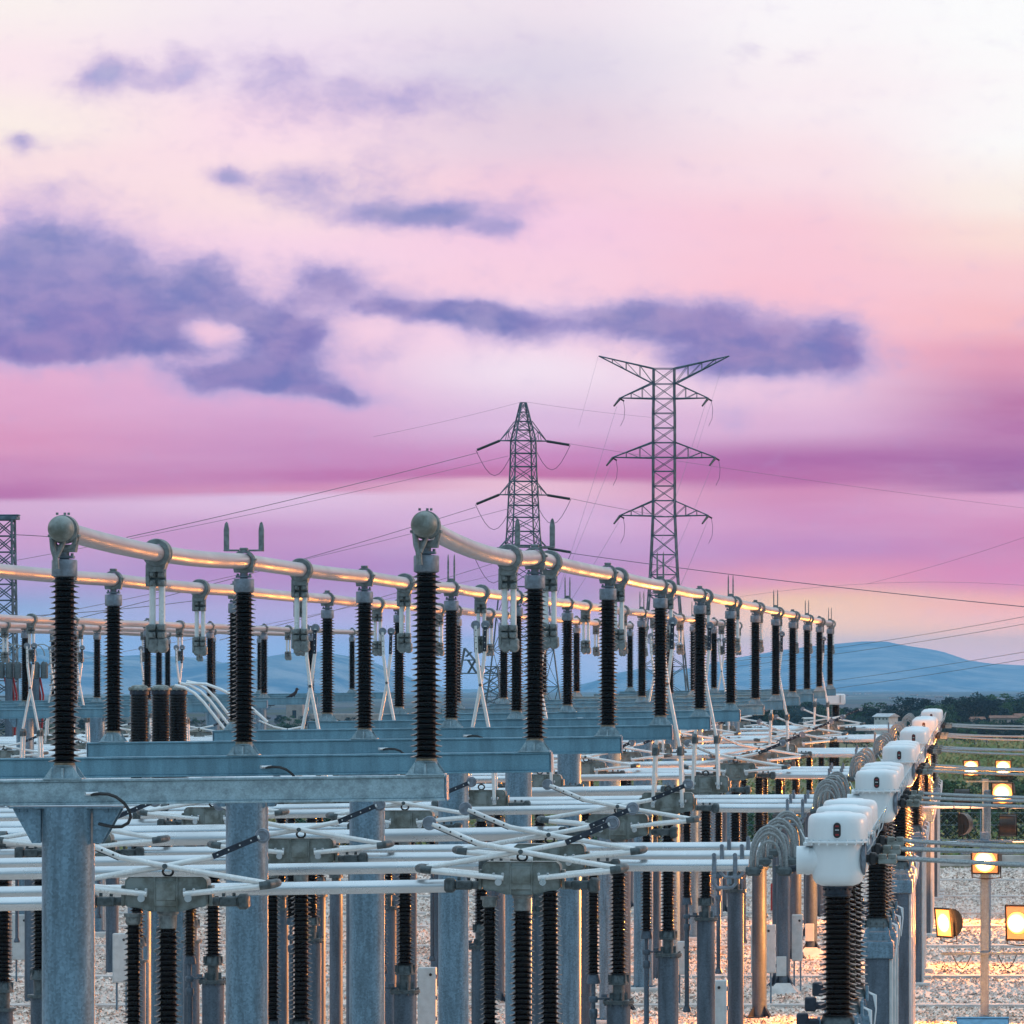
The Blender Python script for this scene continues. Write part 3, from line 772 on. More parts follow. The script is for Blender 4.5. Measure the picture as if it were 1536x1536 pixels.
for (py, L, rise) in ((774, 66, 23), (687, 77, 24), (598, 66, 24)):
    for sx in (-1, 1):
        b = MB(); arm(b, Z2(py)-zg, 15.8*k2_, L*k2_, rise*k2_, sx, 1*k2_, .15, .07); a = part(b, 'crossarm', 'lattice', r, smooth=False)
        b = MB(); tip = Vector((sx*L*k2_, 0, Z2(py)-zg)); 
        b.cyl(tip, tip+Vector((-.45, -1.6, -.75)), .13, 8, .08); b.cyl(tip, tip+Vector((.35, .3, -.2)), .08, 6)
        part(b, 'insulator_string', 'black', a)
        b = MB(); b.tube([tip+Vector((.3, .3, -.2)), tip+Vector((.45, 0, -1.0)), tip+Vector((.4, -.4, -1.9)), tip+Vector((.1, -.8, -2.6))], .022, 5); part(b, 'jumper_wire', 'wire', a)
for sx in (-1, 1):
    b = MB(); hwx = 15.5*k2_; top = Z2(553)-zg; low = Z2(576)-zg; tip = Vector((sx*98*k2_, 0, Z2(534)-zg))
    for sy in (-1, 1):
        t0 = Vector((sx*hwx, sy*hwx, top)); b0 = Vector((sx*hwx, sy*hwx, low))
        bar(b, t0, tip, .15); bar(b, b0, tip, .15)
        for q in (1, 2, 3):
            bar(b, t0.lerp(tip, q/4), b0.lerp(tip, q/4), .07); bar(b, b0.lerp(tip, (q-1)/4), t0.lerp(tip, q/4), .07)
    part(b, 'earth_wire_horn', 'lattice', r, smooth=False)

d1 = 420.0; k1 = d1/F
def Z1(py): return H-(py-985)*k1
ox1 = (785-1471)*k1; zg1 = -2.2
r = empty('pylon', (ox1, d1, zg1), R(18))
tag(r, 'shorter lattice pylon with pointed peak and stub crossarms, left of the V topped one', 'pylon')
b = MB(); f = .82
lev = [(0, 64*k1*f)]
for y, h in ((1090, 62), (1030, 53), (975, 46), (925, 41), (880, 36), (845, 31), (818, 27), (797, 25), (776, 24), (758, 23), (742, 22), (722, 21), (700, 20), (680, 19.5), (661, 19), (645, 15), (632, 11.5), (618, 8), (604, 4.5)):
    lev.append((Z1(y)-zg1, h*k1*f))
lattice_body(b, lev, .16, .075); part(b, 'tower_body', 'lattice', r, smooth=False)
for py, top, L in ((661, 632, 36), (742, 714, 37), (822, 796, 38)):
    for sx in (-1, 1):
        for sy in (1,):
            b = MB(); h0 = 19*k1*f; tip = Vector((sx*L*k1, 0, Z1(py)-zg1-.02))
            for s2 in (-1, 1):
                b0 = Vector((sx*h0, s2*h0, Z1(py)-zg1)); t0 = Vector((sx*h0*.7, s2*h0*.7, Z1(top)-zg1))
                bar(b, b0, tip, .11); bar(b, t0, tip, .10); bar(b, b0.lerp(tip, .5), t0.lerp(tip, .5), .06); bar(b, b0, t0.lerp(tip, .5), .06)
            a = part(b, 'crossarm', 'lattice', r, smooth=False)
            st = MB(); dirv = Matrix.Rotation(-R(18), 3, 'Z') @ Vector((sx*1.5, -.1, -.62 if sx < 0 else -.25))
            st.cyl(tip, tip+dirv*1.15, .10, 8); part(st, 'insulator_string', 'black', a)
            jp = MB()
            e = tip+dirv*1.2; jp.tube([e+Vector((0, 0, -1.9*math.sin(PI*t/8)))+(Vector((-sx*t*.36, 0, 0))) for t in range(9)], .022, 5); part(jp, 'jumper_wire', 'wire', a)

# low lattice gantry seen between the insulators
d3 = 430.0; k3 = d3/F
r = empty('lattice_gantry', ((735-1471)*k3, d3, -2.5)); tag(r, 'low lattice gantry with slanted truss head behind the middle insulators', 'gantry')
b = MB(); Z3 = lambda py: H-(py-985)*k3+2.5
lattice_body(b, [(0, 1.1), (Z3(1060), .95), (Z3(1045), .85), (Z3(1030), .75), (Z3(1013), .7), (Z3(1000), .6)], .14, .07); part(b, 'tower_body', 'lattice', r, smooth=False)
b = MB()
for sy in (-.5, .5):
    for a, c in (((-38, 972), (-45, 1010)), ((-38, 972), (-15, 1000)), ((-45, 1010), (30, 1010)), ((-15, 1000), (30, 1000)), ((-33, 990), (-20, 1010)), ((-36, 985), (-28, 978)), ((-40, 990), (-22, 990)), ((-22, 990), (-33, 1010))):
        bar(b, Vector((a[0]*k3, sy, Z3(a[1]))), Vector((c[0]*k3, sy, Z3(c[1]))), .12)
part(b, 'truss_head', 'lattice', r, smooth=False)

# lattice gantry column at the left frame edge
d4 = 240.0; k4 = d4/F
r = empty('gantry_column', ((6-1471)*k4, d4, 0)); tag(r, 'tall lattice gantry column with capped top at the left frame edge', 'gantry')
b = MB(); lv = [(0, .62)]; top = H-(780-985)*k4
n = 22
for i in range(1, n+1): lv.append((top*i/n, .62-.22*i/n))
lattice_body(b, lv, .14, .07); part(b, 'tower_body', 'lattice', r, smooth=False)
b = MB(); b.box((.1, 0, top+.08), (1.05, .9, .14), .02); b.box((.1, 0, top+.2), (1.15, .5, .08), .02); part(b, 'column_cap', 'lattice', r, smooth=False)
# line equipment beside it
for q, (px, py) in enumerate(((14, 1000), (54, 1000))):
    p = at(px, py, 232)
    r = empty('cable_terminal', (p.x, p.y, 0)); tag(r, 'grey terminal with loops and red cables, %s' % ['beside the gantry column' if q == 0 else 'right of the gantry column'], 'terminal')
    b = MB()
    for t in range(3): b.lathe([(.10, p.z-.5), (.16, p.z-.48), (.16, p.z+.1), (.10, p.z+.2)], 12, (t*.35-.35, 0, 0))
    part(b, 'terminal_body', 'clampgrey', r)
    b = MB()
    for t in range(3): b.tube([(t*.3-.4+.45*math.cos(a*PI/7), .1*t, p.z+.45+.5*math.sin(a*PI/7)) for a in range(14)], .025, 6)
    part(b, 'wire_loop', 'flex', r)
    b = MB()
    for t in range(4): b.tube([(t*.12-.2, 0, p.z-.45), (t*.12-.05, 0, p.z-1.2), (t*.12-.3+.2, 0, p.z-2.4), (t*.1-.2, 0, p.z-4.2)], .045, 6)
    part(b, 'red_cable', 'red', r)
    b = MB(); b.box((0, 0, (p.z-.5)/2), (.3, .3, p.z-.5)); part(b, 'pedestal', 'galv_pipe', r)

# ------------------------------------------------------------------ overhead wires
def wire(pts, d0, d1_, rad, mat, label, n=16):
    mb = MB(); P = []
    for i in range(n+1):
        t = i/n*(len(pts)-1); a = min(int(t), len(pts)-2); u = t-a
        P.append(at(pts[a][0]*(1-u)+pts[a+1][0]*u, pts[a][1]*(1-u)+pts[a+1][1]*u, d0+(d1_-d0)*i/n))
    base = P[0].copy()
    mb.tube([p-base for p in P], rad, 5)
    o = part(mb, 'overhead_wire', mat, None, loc=base); tag(o, label, 'wire', 'overhead wires crossing the sky')
def sagc(a, b, s, n=10): return [(a[0]+(b[0]-a[0])*i/n, a[1]+(b[1]-a[1])*i/n+4*s*(i/n)*(1-i/n)) for i in range(n+1)]
W = [
 ((717, 679), (190, 806), 3, 420, 300, .022, 'wire', 'wire sloping left from the upper left arm of the shorter pylon'),
 ((762, 684), (0, 845), 6, 420, 300, .016, 'wire2', 'second thinner wire sloping left below the upper arm of shorter pylon'),
 ((713, 761), (0, 955), 8, 420, 300, .022, 'wire', 'wire sloping left from the middle left arm of the shorter pylon'),
 ((763, 763), (60, 925), 6, 420, 300, .018, 'wire2', 'wire from middle of the shorter pylon down to the left busbars'),
 ((750, 842), (330, 960), 4, 420, 300, .020, 'wire', 'wire sloping left from the lowest arm of the shorter pylon'),
 ((755, 860), (0, 1010), 6, 420, 300, .014, 'wire2', 'lowest thin wire crossing the sky above the left mountains'),
 ((782, 603), (560, 655), 2, 420, 360, .010, 'wire2', 'hair-thin earth wire left of the shorter pylon peak'),
 ((790, 603), (1000, 628), 2, 420, 520, .010, 'wire2', 'hair-thin earth wire between both pylon tops'),
 ((850, 665), (1536, 762), 4, 420, 620, .014, 'wire2', 'wire leaving the upper right arm of the shorter pylon rightwards'),
 ((857, 748), (1000, 775), 1, 420, 470, .018, 'wire2', 'wire leaving the middle right arm of the shorter pylon rightwards'),
 ((843, 828), (1536, 910), 4, 420, 300, .024, 'wire', 'dark wire sloping down to the right frame edge above the hills'),
 ((1536, 806), (1300, 876), 3, 500, 600, .014, 'wire2', 'short faint wire rising to the right frame edge'),
 ((1536, 878), (1110, 895), -12, 500, 600, .012, 'wire2', 'faint sagging wire at right in the pink sky'),
 ((1536, 925), (1100, 992), 4, 400, 520, .018, 'wire', 'upper wire of the group in front of the right mountain'),
 ((1536, 936), (1100, 1000), 4, 400, 520, .018, 'wire', 'second wire of the group in front of the right mountain'),
 ((1536, 978), (1100, 1040), 3, 400, 520, .018, 'wire', 'third wire of the group in front of the right mountain'),
 ((1536, 989), (1100, 1052), 3, 400, 520, .018, 'wire', 'lowest wire of the group in front of the right mountain'),
 ((925, 610), (800, 1000), 5, 518, 380, .013, 'wire2', 'steep wire from upper left arm of the V topped pylon'),
 ((1058, 606), (960, 905), 5, 518, 380, .013, 'wire2', 'steep wire from upper right arm of the V topped pylon'),
 ((916, 697), (800, 975), 4, 518, 380, .013, 'wire2', 'steep wire from middle left arm of the V topped pylon'),
 ((1069, 696), (985, 890), 4, 518, 380, .013, 'wire2', 'steep wire from middle right arm of the V topped pylon'),
 ((928, 783), (830, 940), 4, 518, 380, .015, 'wire', 'steep wire from lower left arm of the V topped pylon'),
 ((1061, 782), (990, 945), 4, 518, 380, .015, 'wire', 'steep wire from lower right arm of the V topped pylon'),
 ((897, 535), (868, 640), 1, 520, 470, .009, 'wire2', 'hair-thin wire under the left V horn'),
 ((1088, 533), (1040, 690), 1, 520, 450, .009, 'wire2', 'hair-thin wire under the right V horn'),
 ((230, 826), (22, 802), -4, 300, 250, .018, 'wire', 'upper wire reaching the left gantry column'),
 ((300, 900), (22, 925), 3, 300, 250, .018, 'wire', 'lower wire reaching the left gantry column'),
]
for a, b_, s, da, db, rad, mt, lab in W: wire(sagc(a, b_, s), da, db, rad, mt, lab)

# ------------------------------------------------------------------ floodlights
def floodlight(loc, aim, w, h, label, lit=True, body='lampbody', energy=0, spread=150, glow='lampglow', frac=.9, round_=False):
    r = empty('floodlight', loc); tag(r, label, 'floodlight', 'floodlights at the right of the yard')
    d = Vector(aim).normalized(); q = d.to_track_quat('-Y', 'Z'); r.rotation_mode = 'QUATERNION'; r.rotation_quaternion = q
    b = MB(); n = 9; prof = []
    # shell: deep rounded back, open front
    for i in range(n): a = PI*i/(n-1); prof.append((.02+.22*math.sin(a)*w*1.6, -h/2*math.cos(a)))
    poly = [(-.02, -h/2), (-.02, h/2)]
    for i in range(n): a = PI/2-PI*i/(n-1); poly.append((.02+.55*w*math.cos(a)*1.0, h/2*math.sin(a)))
    vs = [(-w/2, y, z) for y, z in poly]+[(w/2, y, z) for y, z in poly]; N = len(poly)
    fs = [tuple(range(N)), tuple(range(2*N-1, N-1, -1))]+[((k+1) % N, k, N+k, N+(k+1) % N) for k in range(N)]
    b.add(vs, fs); b.box((0, -.03, h/2+.005), (w+.04, .05, .03)); b.box((0, -.03, -h/2-.005), (w+.04, .05, .03))
    for sx in (-1, 1): b.box((sx*(w/2+.01), -.03, 0), (.025, .05, h+.03))
    part(b, 'lamp_housing', body, r, angle=50)
    if lit and round_:
        b = MB(); b.box((0, -.035, 0), (w*.94, .012, h*.94), .003); part(b, 'glow_plate', 'glow_plate', r, smooth=False)  # plate added round the glass to carry the lamp's orange glow
        q_ = min(w, h)*.46; b = MB(); b.lathe([(q_, -.045), (q_*.98, -.07), (q_*.85, -.13), (q_*.55, -.18), (q_*.2, -.20), (.002, -.205)], 28, (0, 0, 0), 'Y'); part(b, 'lamp_glass', glow, r)  # round dome shape imitates the blown-out glare of the lamp
    else:
        b = MB(); b.box((0, -.035, 0), (w*frac, .012, h*frac), .003); part(b, 'lamp_glass', glow if lit else 'pane', r, smooth=False)
    b = MB(); b.tube([(-w/2-.03, .1, 0), (-w/2-.03, .08, -h/2-.12), (0, .08, -h/2-.16), (w/2+.03, .08, -h/2-.12), (w/2+.03, .1, 0)], .018, 6); part(b, 'yoke', body, r)
    if energy:
        L = bpy.data.lights.new('floodlight_beam', 'SPOT'); L.energy = energy; L.color = (1, .32, .055); L.spot_size = R(spread); L.spot_blend = .6; L.shadow_soft_size = .2
        o = bpy.data.objects.new('floodlight_beam', L); link(o)
        o.location = Vector(loc)+d*.25; o.rotation_mode = 'QUATERNION'; o.rotation_quaternion = d.to_track_quat('-Z', 'Y')
    return r
def pole(px, d, top_py, w, arms, label):
    X = (px-1471)*d/F; top = H-(top_py-985)*d/F
    r = empty('lamp_pole', (X, d, 0)); tag(r, label, 'lamp pole', 'steel poles carrying the floodlights')
    b = MB(); b.box((0, 0, top/2), (w, w, top), .01); part(b, 'shaft', 'galv', r, smooth=False)
    b = MB(); b.box((0, 0, .015), (.5, .5, .05)); part(b, 'foot_plate', 'concrete', r, smooth=False)
    for py, x0, x1 in arms:
        z = H-(py-985)*d/F; b = MB(); b.box(((x0+x1)/2*d/F, -w/2-.03, z), ((x1-x0)*d/F, .06, .07), .01); part(b, 'crossarm', 'galv', r, smooth=False)
    return r
pr = pole(1477, 143, 1248, .22, ((1430, -66, 72), (1262, -42, 42)), 'nearest grey lamp pole with a low crossarm and three floodlights')
b = MB()
for s in ((-48, -20), (48, 20)):
    b.tube([((s[0]+(s[1]-s[0])*t/8)*143/F, -.1, H-(1432-985)*143/F-.30*math.sin(PI*t/8)*1.2) for t in range(9)], .014, 6)
part(b, 'hanging_lead', 'black', pr)
pole(1478, 200, 1168, .24, ((1172, -30, 34),), 'furthest lamp pole carrying the pair of lit lamps')
pole(1481, 172, 1185, .22, ((1207, -42, 32), (1280, -40, 40)), 'middle lamp pole behind the nearest one')
floodlight(at(1478, 1292, 142.6), (-.25, -1, -.1), .70, .62, 'large lit floodlight facing the camera on nearest pole', True, 'lampbody', 15000, round_=True)
floodlight(at(1417, 1384, 142.7), (-.80, -.62, -.12), .62, .74, 'lit floodlight turned left on the low crossarm', True, 'lampbody', 7000, frac=.92)
floodlight(at(1527, 1384, 142.7), (-.35, -1, -.1), .62, .90, 'lit floodlight on the right of the low crossarm, at frame edge', True, 'lampbody', 13000, round_=True)
floodlight(at(1457, 1152, 199.6), (-.2, -1, -.1), .55, .55, 'left lamp of the distant lit pair', True, 'lampbody', 15000, round_=True)
floodlight(at(1505, 1152, 199.6), (-.1, -1, -.1), .55, .55, 'right lamp of the distant lit pair', True, 'lampbody', 15000, round_=True)
floodlight(at(1504, 1190, 171.6), (-.2, -1, -.1), .66, .66, 'lit lamp just below the distant pair', True, 'lampbody', 15000, round_=True)
floodlight(at(1443, 1236, 171.7), (-.97, .26, -.05), .5, .66, 'dark backed floodlight with glowing edge, left of the poles', True, 'lampbody', 7000, 110, 'lampstrip')
floodlight(at(1512, 1238, 171.7), (.05, 1, -.02), .5, .66, 'dark backed floodlight turned away, right of the poles', True, 'lampbody', 9000, 30)
floodlight(at(1443, 1196, 171.9), (-.05, 1, -.02), .45, .5, 'upper dark floodlight turned away, above the glowing edged one', True, 'lampbody', 8000, 30)
fl = floodlight(at(1474, 1543, 120), (0, 1, .55), 1.1, .5, 'blue grey floodlight housing at the bottom right, seen from above', False, 'tin')
pp = at(1474, 1552, 120.1)
pr = empty('lamp_pole', (pp.x, pp.y, 0)); tag(pr, 'short pole hidden under the blue grey floodlight at bottom right', 'lamp pole')
b = MB(); b.box((0, 0, pp.z/2), (.12, .12, pp.z)); part(b, 'shaft', 'galv', pr, smooth=False)

# pipe railing at the right
r = empty('pipe_railing', (-.6, 176, 0)); tag(r, 'thin horizontal pipe rail on slanted stays behind the lamp poles', 'railing')
b = MB(); zr = H-(1211-985)*176/F; b.cyl((-1.5, 0, zr), (4, 0, zr), .04, 8); b.cyl((-1.5, 0, zr-1.1), (4, 0, zr-1.1), .03, 8); part(b, 'rail', 'alu', r)
for x in (-1.4, .8, 2.6): b = MB(); b.cyl((x, 0, 0), (x, 0, zr), .05, 8); part(b, 'post', 'alu', r)
b = MB(); b.cyl((2.0, 0, zr), (2.7, 0, zr-1.1), .03, 8); part(b, 'stay', 'alu', r)

# drive cabinets on the gravel
def cabinet(px, toppy, w, h, label, d=None):
    d = d or 7.25*F/(toppy-985)
    r = empty('control_cabinet', ((px-1471)*d/F, d, 0)); tag(r, label, 'cabinet', 'control cabinets on the gravel')
    zt = H-(toppy-985)*d/F
    b = MB(); b.box((0, 0, zt-h/2), (w, .32, h), .012); part(b, 'case', 'cab', r, angle=20)
    b = MB(); b.box((0, -.168, zt-h/2), (w-.05, .012, h-.05), .004); dd = part(b, 'door', 'cab', r, angle=20)
    b = MB(); b.lathe([(.035, -.02), (.035, 0)], 12, (w*.22, -.175, zt-.16), 'Y'); part(b, 'lock', 'black', dd)
    b = MB()
    for q in (.15, .5, .85): b.box((w/2+.015, -.1, zt-h*q), (.03, .05, .10))
    part(b, 'hinge', 'cap', r)
    b = MB(); b.box((-w*.3, .05, (zt-h)/2), (.05, .05, zt-h)); b.box((w*.3, .05, (zt-h)/2), (.05, .05, zt-h)); part(b, 'leg', 'galv', r, smooth=False)
cabinet(1145, 1387, .67, 1.3, 'pale control cabinet beside blue column, left of nearest transformer')
cabinet(1070, 1470, .62, 1.25, 'pinkish control cabinet behind the brown pipe')
cabinet(641, 1451, .42, 1.4, 'narrow grey control cabinet between middle columns')
cabinet(1196, 1372, .30, 1.3, 'narrow pinkish cabinet behind the cable loops')
cabinet(182, 1400, .42, 1.3, 'grey cabinet between first column and black insulators', 147)
cabinet(32, 1372, .5, 1.3, 'white cabinet at the left frame edge', 160)
cabinet(1024, 1412, .3, .9, 'small grey cabinet behind dark pedestals', 150)
# red marker posts
for px, y0, y1, d, lab in ((499, 1390, 1429, 175, 'red marker post on the gravel between the middle columns'), (596, 1345, 1358, 205, 'small distant red marker post'), (1159, 1325, 1362, 204, 'red marker panel left of the nearest transformer')):
    a = at(px, y0, d); b = MB(); b.box((0, 0, a.z/2), (.15, .08, a.z), .01); o = part(b, 'marker_post', 'red', None, loc=(a.x, a.y, 0), smooth=False); tag(o, lab, 'marker post')

# extra slim pipe columns with heads (rear line of the near yard)
def make_pipecol():
    r = empty('pipe_column'); tag(r, 'x', 'column')
    b = MB(); b.lathe([(.19, 0), (.19, 4.9)], 24); part(b, 'shaft', 'galv_pipe', r)
    b = MB(); b.box((-.05, -.21, .75), (.28, .05, .55), .01); b.box((-.22, -.2, .95), (.2, .04, .08)); part(b, 'bracket', 'cab', r, smooth=False)
    b = MB()
    for k in range(4):
        a = k*PI/2+PI/4; m = Matrix.Rotation(a, 3, 'Z')
        v = [m @ Vector(p) for p in ((.185, -.01, .06), (.48, -.01, .06), (.185, -.01, .50), (.185, .01, .06), (.48, .01, .06), (.185, .01, .50))]
        b.add(v, [(0, 1, 2), (5, 4, 3), (0, 3, 4, 1), (1, 4, 5, 2), (2, 5, 3, 0)])
    part(b, 'foot_gusset', 'darkmetal', r, smooth=False)
    b = MB(); b.hexa([(-.45, -.7, 0), (.45, -.7, 0), (.45, .5, 0), (-.45, .5, 0)], [(-.2, -.3, .28), (.2, -.3, .28), (.2, .2, .28), (-.2, .2, .28)]); part(b, 'concrete_footing', 'concrete', r, smooth=False)
    b = MB(); b.box((0, 0, 4.95), (.6, .3, .12), .02); sheds(b, 5.0, 5.2, .15, .14, .09, .06, 16); part(b, 'head', 'clampgrey', r)
    return Kind(r)
pc = make_pipecol()
for i, (px, py) in enumerate(((1175, 1489), (1217, 1434), (1262, 1402))):
    d = H*F/(py-985); pc.place(((px-1471)*d/F, d, 0), 'slim blue grey pipe column with white foot bracket, %s from the camera' % ORD[i], 'slim pipe columns left of the transformers')

# birds on the end ball and the far beam
def bird(p, s, label):
    r = empty('bird', p); tag(r, label, 'bird')
    b = MB(); b.tube([(-.10*s, 0, .04*s), (-.05*s, 0, .07*s), (.0, 0, .10*s), (.03*s, 0, .14*s), (.045*s, 0, .19*s)], .045*s, 10, .03*s); b.sphere((.05*s, 0, .20*s), .035*s, 10, 8)
    b.cyl((.08*s, 0, .20*s), (.12*s, 0, .195*s), .012*s, 6, .002); b.tube([(-.10*s, 0, .045*s), (-.20*s, 0, .01*s)], .025*s, 6, .01*s); b.cyl((0, 0, 0), (0, 0, .08*s), .008*s, 5)
    part(b, 'body', 'bird', r)
bird(at(442, 1047, 200), 1.6, 'dark bird perched on the far beam between two insulators')

# ------------------------------------------------------------------ setting
def lerp_tab(tab, x):
    if x <= tab[0][0]: return tab[0][1]
    for (a, va), (b_, vb) in zip(tab, tab[1:]):
        if x <= b_: return va+(vb-va)*(x-a)/(b_-a)
    return tab[-1][1]
GT = [(-300, 0), (255, 0), (420, -2.4), (700, -3.4), (1100, -5.4), (2500, -15), (6000, -36), (12000, -66), (16000, -90), (30000, -100)]
def ground_h(x, y): 
    h = lerp_tab(GT, y)
    if y > 270: h += 0.5*math.sin(x*.031+y*.011)*min(1, (y-270)/300)
    return h-.02
ysl = [-300, -100, 0, 60, 120, 180, 240, 255, 270, 290, 320, 360, 420, 480, 560, 640, 700, 800, 900, 1000, 1100, 1300, 1600, 2000, 2500, 3200, 4000, 5000, 6000, 8000, 10000, 12000, 14000, 16000, 17000]
xsl = [-9000, -5000, -3000, -2000, -1300, -900, -600, -400, -300]+[-240+12*i for i in range(36)]+[210, 260, 340, 500, 800, 1300, 2200, 4000, 9000]
b = MB(); n = len(xsl)
b.add([(x, y, ground_h(x, y)) for y in ysl for x in xsl], [(j*n+i, j*n+i+1, (j+1)*n+i+1, (j+1)*n+i) for j in range(len(ysl)-1) for i in range(n-1)])
m = bpy.data.materials.new('open country'); m.use_nodes = True; t = NT(m.node_tree); bs = t.n['Principled BSDF']
tc = t.node('ShaderNodeTexCoord'); v = tc.outputs['Object']
vs_ = t.vmath('MULTIPLY', v, (1, .28, 1)).outputs[0]
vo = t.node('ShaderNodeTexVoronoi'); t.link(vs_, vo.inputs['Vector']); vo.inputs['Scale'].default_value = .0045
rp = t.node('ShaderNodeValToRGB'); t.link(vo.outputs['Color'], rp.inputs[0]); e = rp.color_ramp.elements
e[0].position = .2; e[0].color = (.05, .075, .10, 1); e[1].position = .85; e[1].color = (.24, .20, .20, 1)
x = e.new(.45); x.color = (.12, .095, .12, 1); x = e.new(.65); x.color = (.08, .12, .11, 1)  # far field colours tinted blue, distance haze put into the paint
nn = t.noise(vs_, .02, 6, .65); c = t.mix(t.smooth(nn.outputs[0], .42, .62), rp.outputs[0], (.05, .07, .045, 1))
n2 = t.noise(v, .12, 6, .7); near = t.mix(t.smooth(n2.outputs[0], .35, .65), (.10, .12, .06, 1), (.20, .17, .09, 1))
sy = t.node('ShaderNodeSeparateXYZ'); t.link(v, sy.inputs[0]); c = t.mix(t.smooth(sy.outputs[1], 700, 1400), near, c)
t.link(c, bs.inputs['Base Color']); bs.inputs['Roughness'].default_value = .95; bs.inputs['Specular IOR Level'].default_value = .1
M['country'] = m
o = part(b, 'ground', 'country'); tag(o, kind='structure')

m = bpy.data.materials.new('yard gravel'); m.use_nodes = True; t = NT(m.node_tree); bs = t.n['Principled BSDF']
tc = t.node('ShaderNodeTexCoord'); v = tc.outputs['Object']
vo = t.node('ShaderNodeTexVoronoi'); t.link(v, vo.inputs['Vector']); vo.inputs['Scale'].default_value = 5
vo2 = t.node('ShaderNodeTexVoronoi'); t.link(t.vmath('MULTIPLY', v, (1, .4, 1)).outputs[0], vo2.inputs['Vector']); vo2.inputs['Scale'].default_value = 5.5
g = t.node('ShaderNodeSeparateColor'); t.link(vo.outputs['Color'], g.inputs[0])
rp = t.node('ShaderNodeValToRGB'); t.link(g.outputs[0], rp.inputs[0]); e = rp.color_ramp.elements
e[0].position = 0; e[0].color = (.17, .12, .095, 1); e[1].position = 1; e[1].color = (.88, .79, .71, 1)
x = e.new(.3); x.color = (.48, .37, .30, 1); x = e.new(.55); x.color = (.66, .53, .45, 1)
g2 = t.node('ShaderNodeSeparateColor'); t.link(vo2.outputs['Color'], g2.inputs[0])
ln = t.noise(v, .10, 5, .6); c = t.mix(t.smooth(ln.outputs[0], .38, .66, 0, .6), rp.outputs[0], (.55, .50, .47, 1), 'MIX')
t.link(c, bs.inputs['Base Color']); bs.inputs['Roughness'].default_value = .9
bn = t.node('ShaderNodeBump'); bn.inputs['Distance'].default_value = .02; bn.inputs['Strength'].default_value = .2; t.link(vo.outputs['Distance'], bn.inputs['Height']); t.link(bn.outputs[0], bs.inputs['Normal'])
M['gravel'] = m
b = MB(); b.add([(-70, 15, 0), (22, 15, 0), (22, 246, 0), (-70, 246, 0)], [(0, 1, 2, 3)]); o = part(b, 'gravel_yard', 'gravel', smooth=False); o.location.z = -.004+.0; tag(o, kind='structure')
import numpy as np
rs = np.random.RandomState(4)
NS = 110000
sy_ = 112+134*rs.rand(NS)**1.15; sx_ = sy_*(-.185+.20*rs.rand(NS))
sr = rs.uniform(.035, .085, NS)*(.7+.3*sy_/150); sh = sr*rs.uniform(.5, 1.0, NS)
an = rs.rand(NS)*6.28; V = np.zeros((NS, 6, 3))
for k in range(4):
    rk = sr*rs.uniform(.7, 1.3, NS); V[:, k, 0] = sx_+rk*np.cos(an+k*1.57); V[:, k, 1] = sy_+rk*np.sin(an+k*1.57); V[:, k, 2] = -.02
    if k % 2: V[:, k, 2] += sh*.25
V[:, 4, 0] = sx_+sr*.25; V[:, 4, 1] = sy_; V[:, 4, 2] = sh
V[:, 5, 0] = sx_-sr*.30; V[:, 5, 1] = sy_-sr*.25; V[:, 5, 2] = sh*.8
base_ = (np.arange(NS)*6)[:, None, None]
T_ = np.array([[0, 1, 4], [1, 2, 5], [1, 5, 4], [2, 3, 5], [3, 0, 4], [3, 4, 5]])[None]+base_
me = bpy.data.meshes.new('loose_stones'); me.vertices.add(NS*6); me.vertices.foreach_set('co', V.reshape(-1)); T2 = T_.reshape(-1)
me.loops.add(len(T2)); me.loops.foreach_set('vertex_index', T2); me.polygons.add(len(T2)//3)
me.polygons.foreach_set('loop_start', np.arange(0, len(T2), 3)); me.update(calc_edges=True); me.validate()
me.materials.append(M['gravel']); o = bpy.data.objects.new('loose_stones', me); link(o)
tag(o, 'loose pinkish gravel stones covering the yard floor', 'gravel', kind='stuff')
# cable trench covers
for i, y in enumerate((148.5, 162, 179, 192, 202, 216, 232)):
    b = MB()
    for q in range(70): b.box((-66+q*1.22, 0, .03), (1.205, .62 if i % 2 else .5, .10), .012)
    for q in range(70): b.box((-66+q*1.22+.6, -.33, .03), (.05, .03, .09))
    o = part(b, 'cable_trench', 'concrete', None, smooth=False, loc=(0, y, 0)); tag(o, kind='structure')

# low wall and fence along the back of the yard
r = empty('boundary_fence', (-24, 248, 0)); tag(r, 'pale low wall with wire fence along the back of the gravel yard', 'fence')
b = MB(); b.box((0, 0, .25), (92, .22, .5), .02); part(b, 'low_wall', 'concrete', r, smooth=False)
ft = MB()
for q in range(31):
    x = -45+q*3.0; ft.cyl((x, 0, .5), (x, 0, 2.5), .035, 6)
part(ft, 'post', 'galv', r); kids(r)[-1]['kind'] = 'stuff'
b = MB()
for z in (.62, 1.2, 1.85, 2.4): b.cyl((-45, 0, z), (45, 0, z), .010, 4)
for q in range(300):
    x = -45+q*.3; b.cyl((x, 0, .55), (x+1.8, 0, 2.4), .0045, 3); b.cyl((x+1.8, .01, .55), (x, .01, 2.4), .0045, 3)
part(b, 'wire_mesh', 'galv', r)

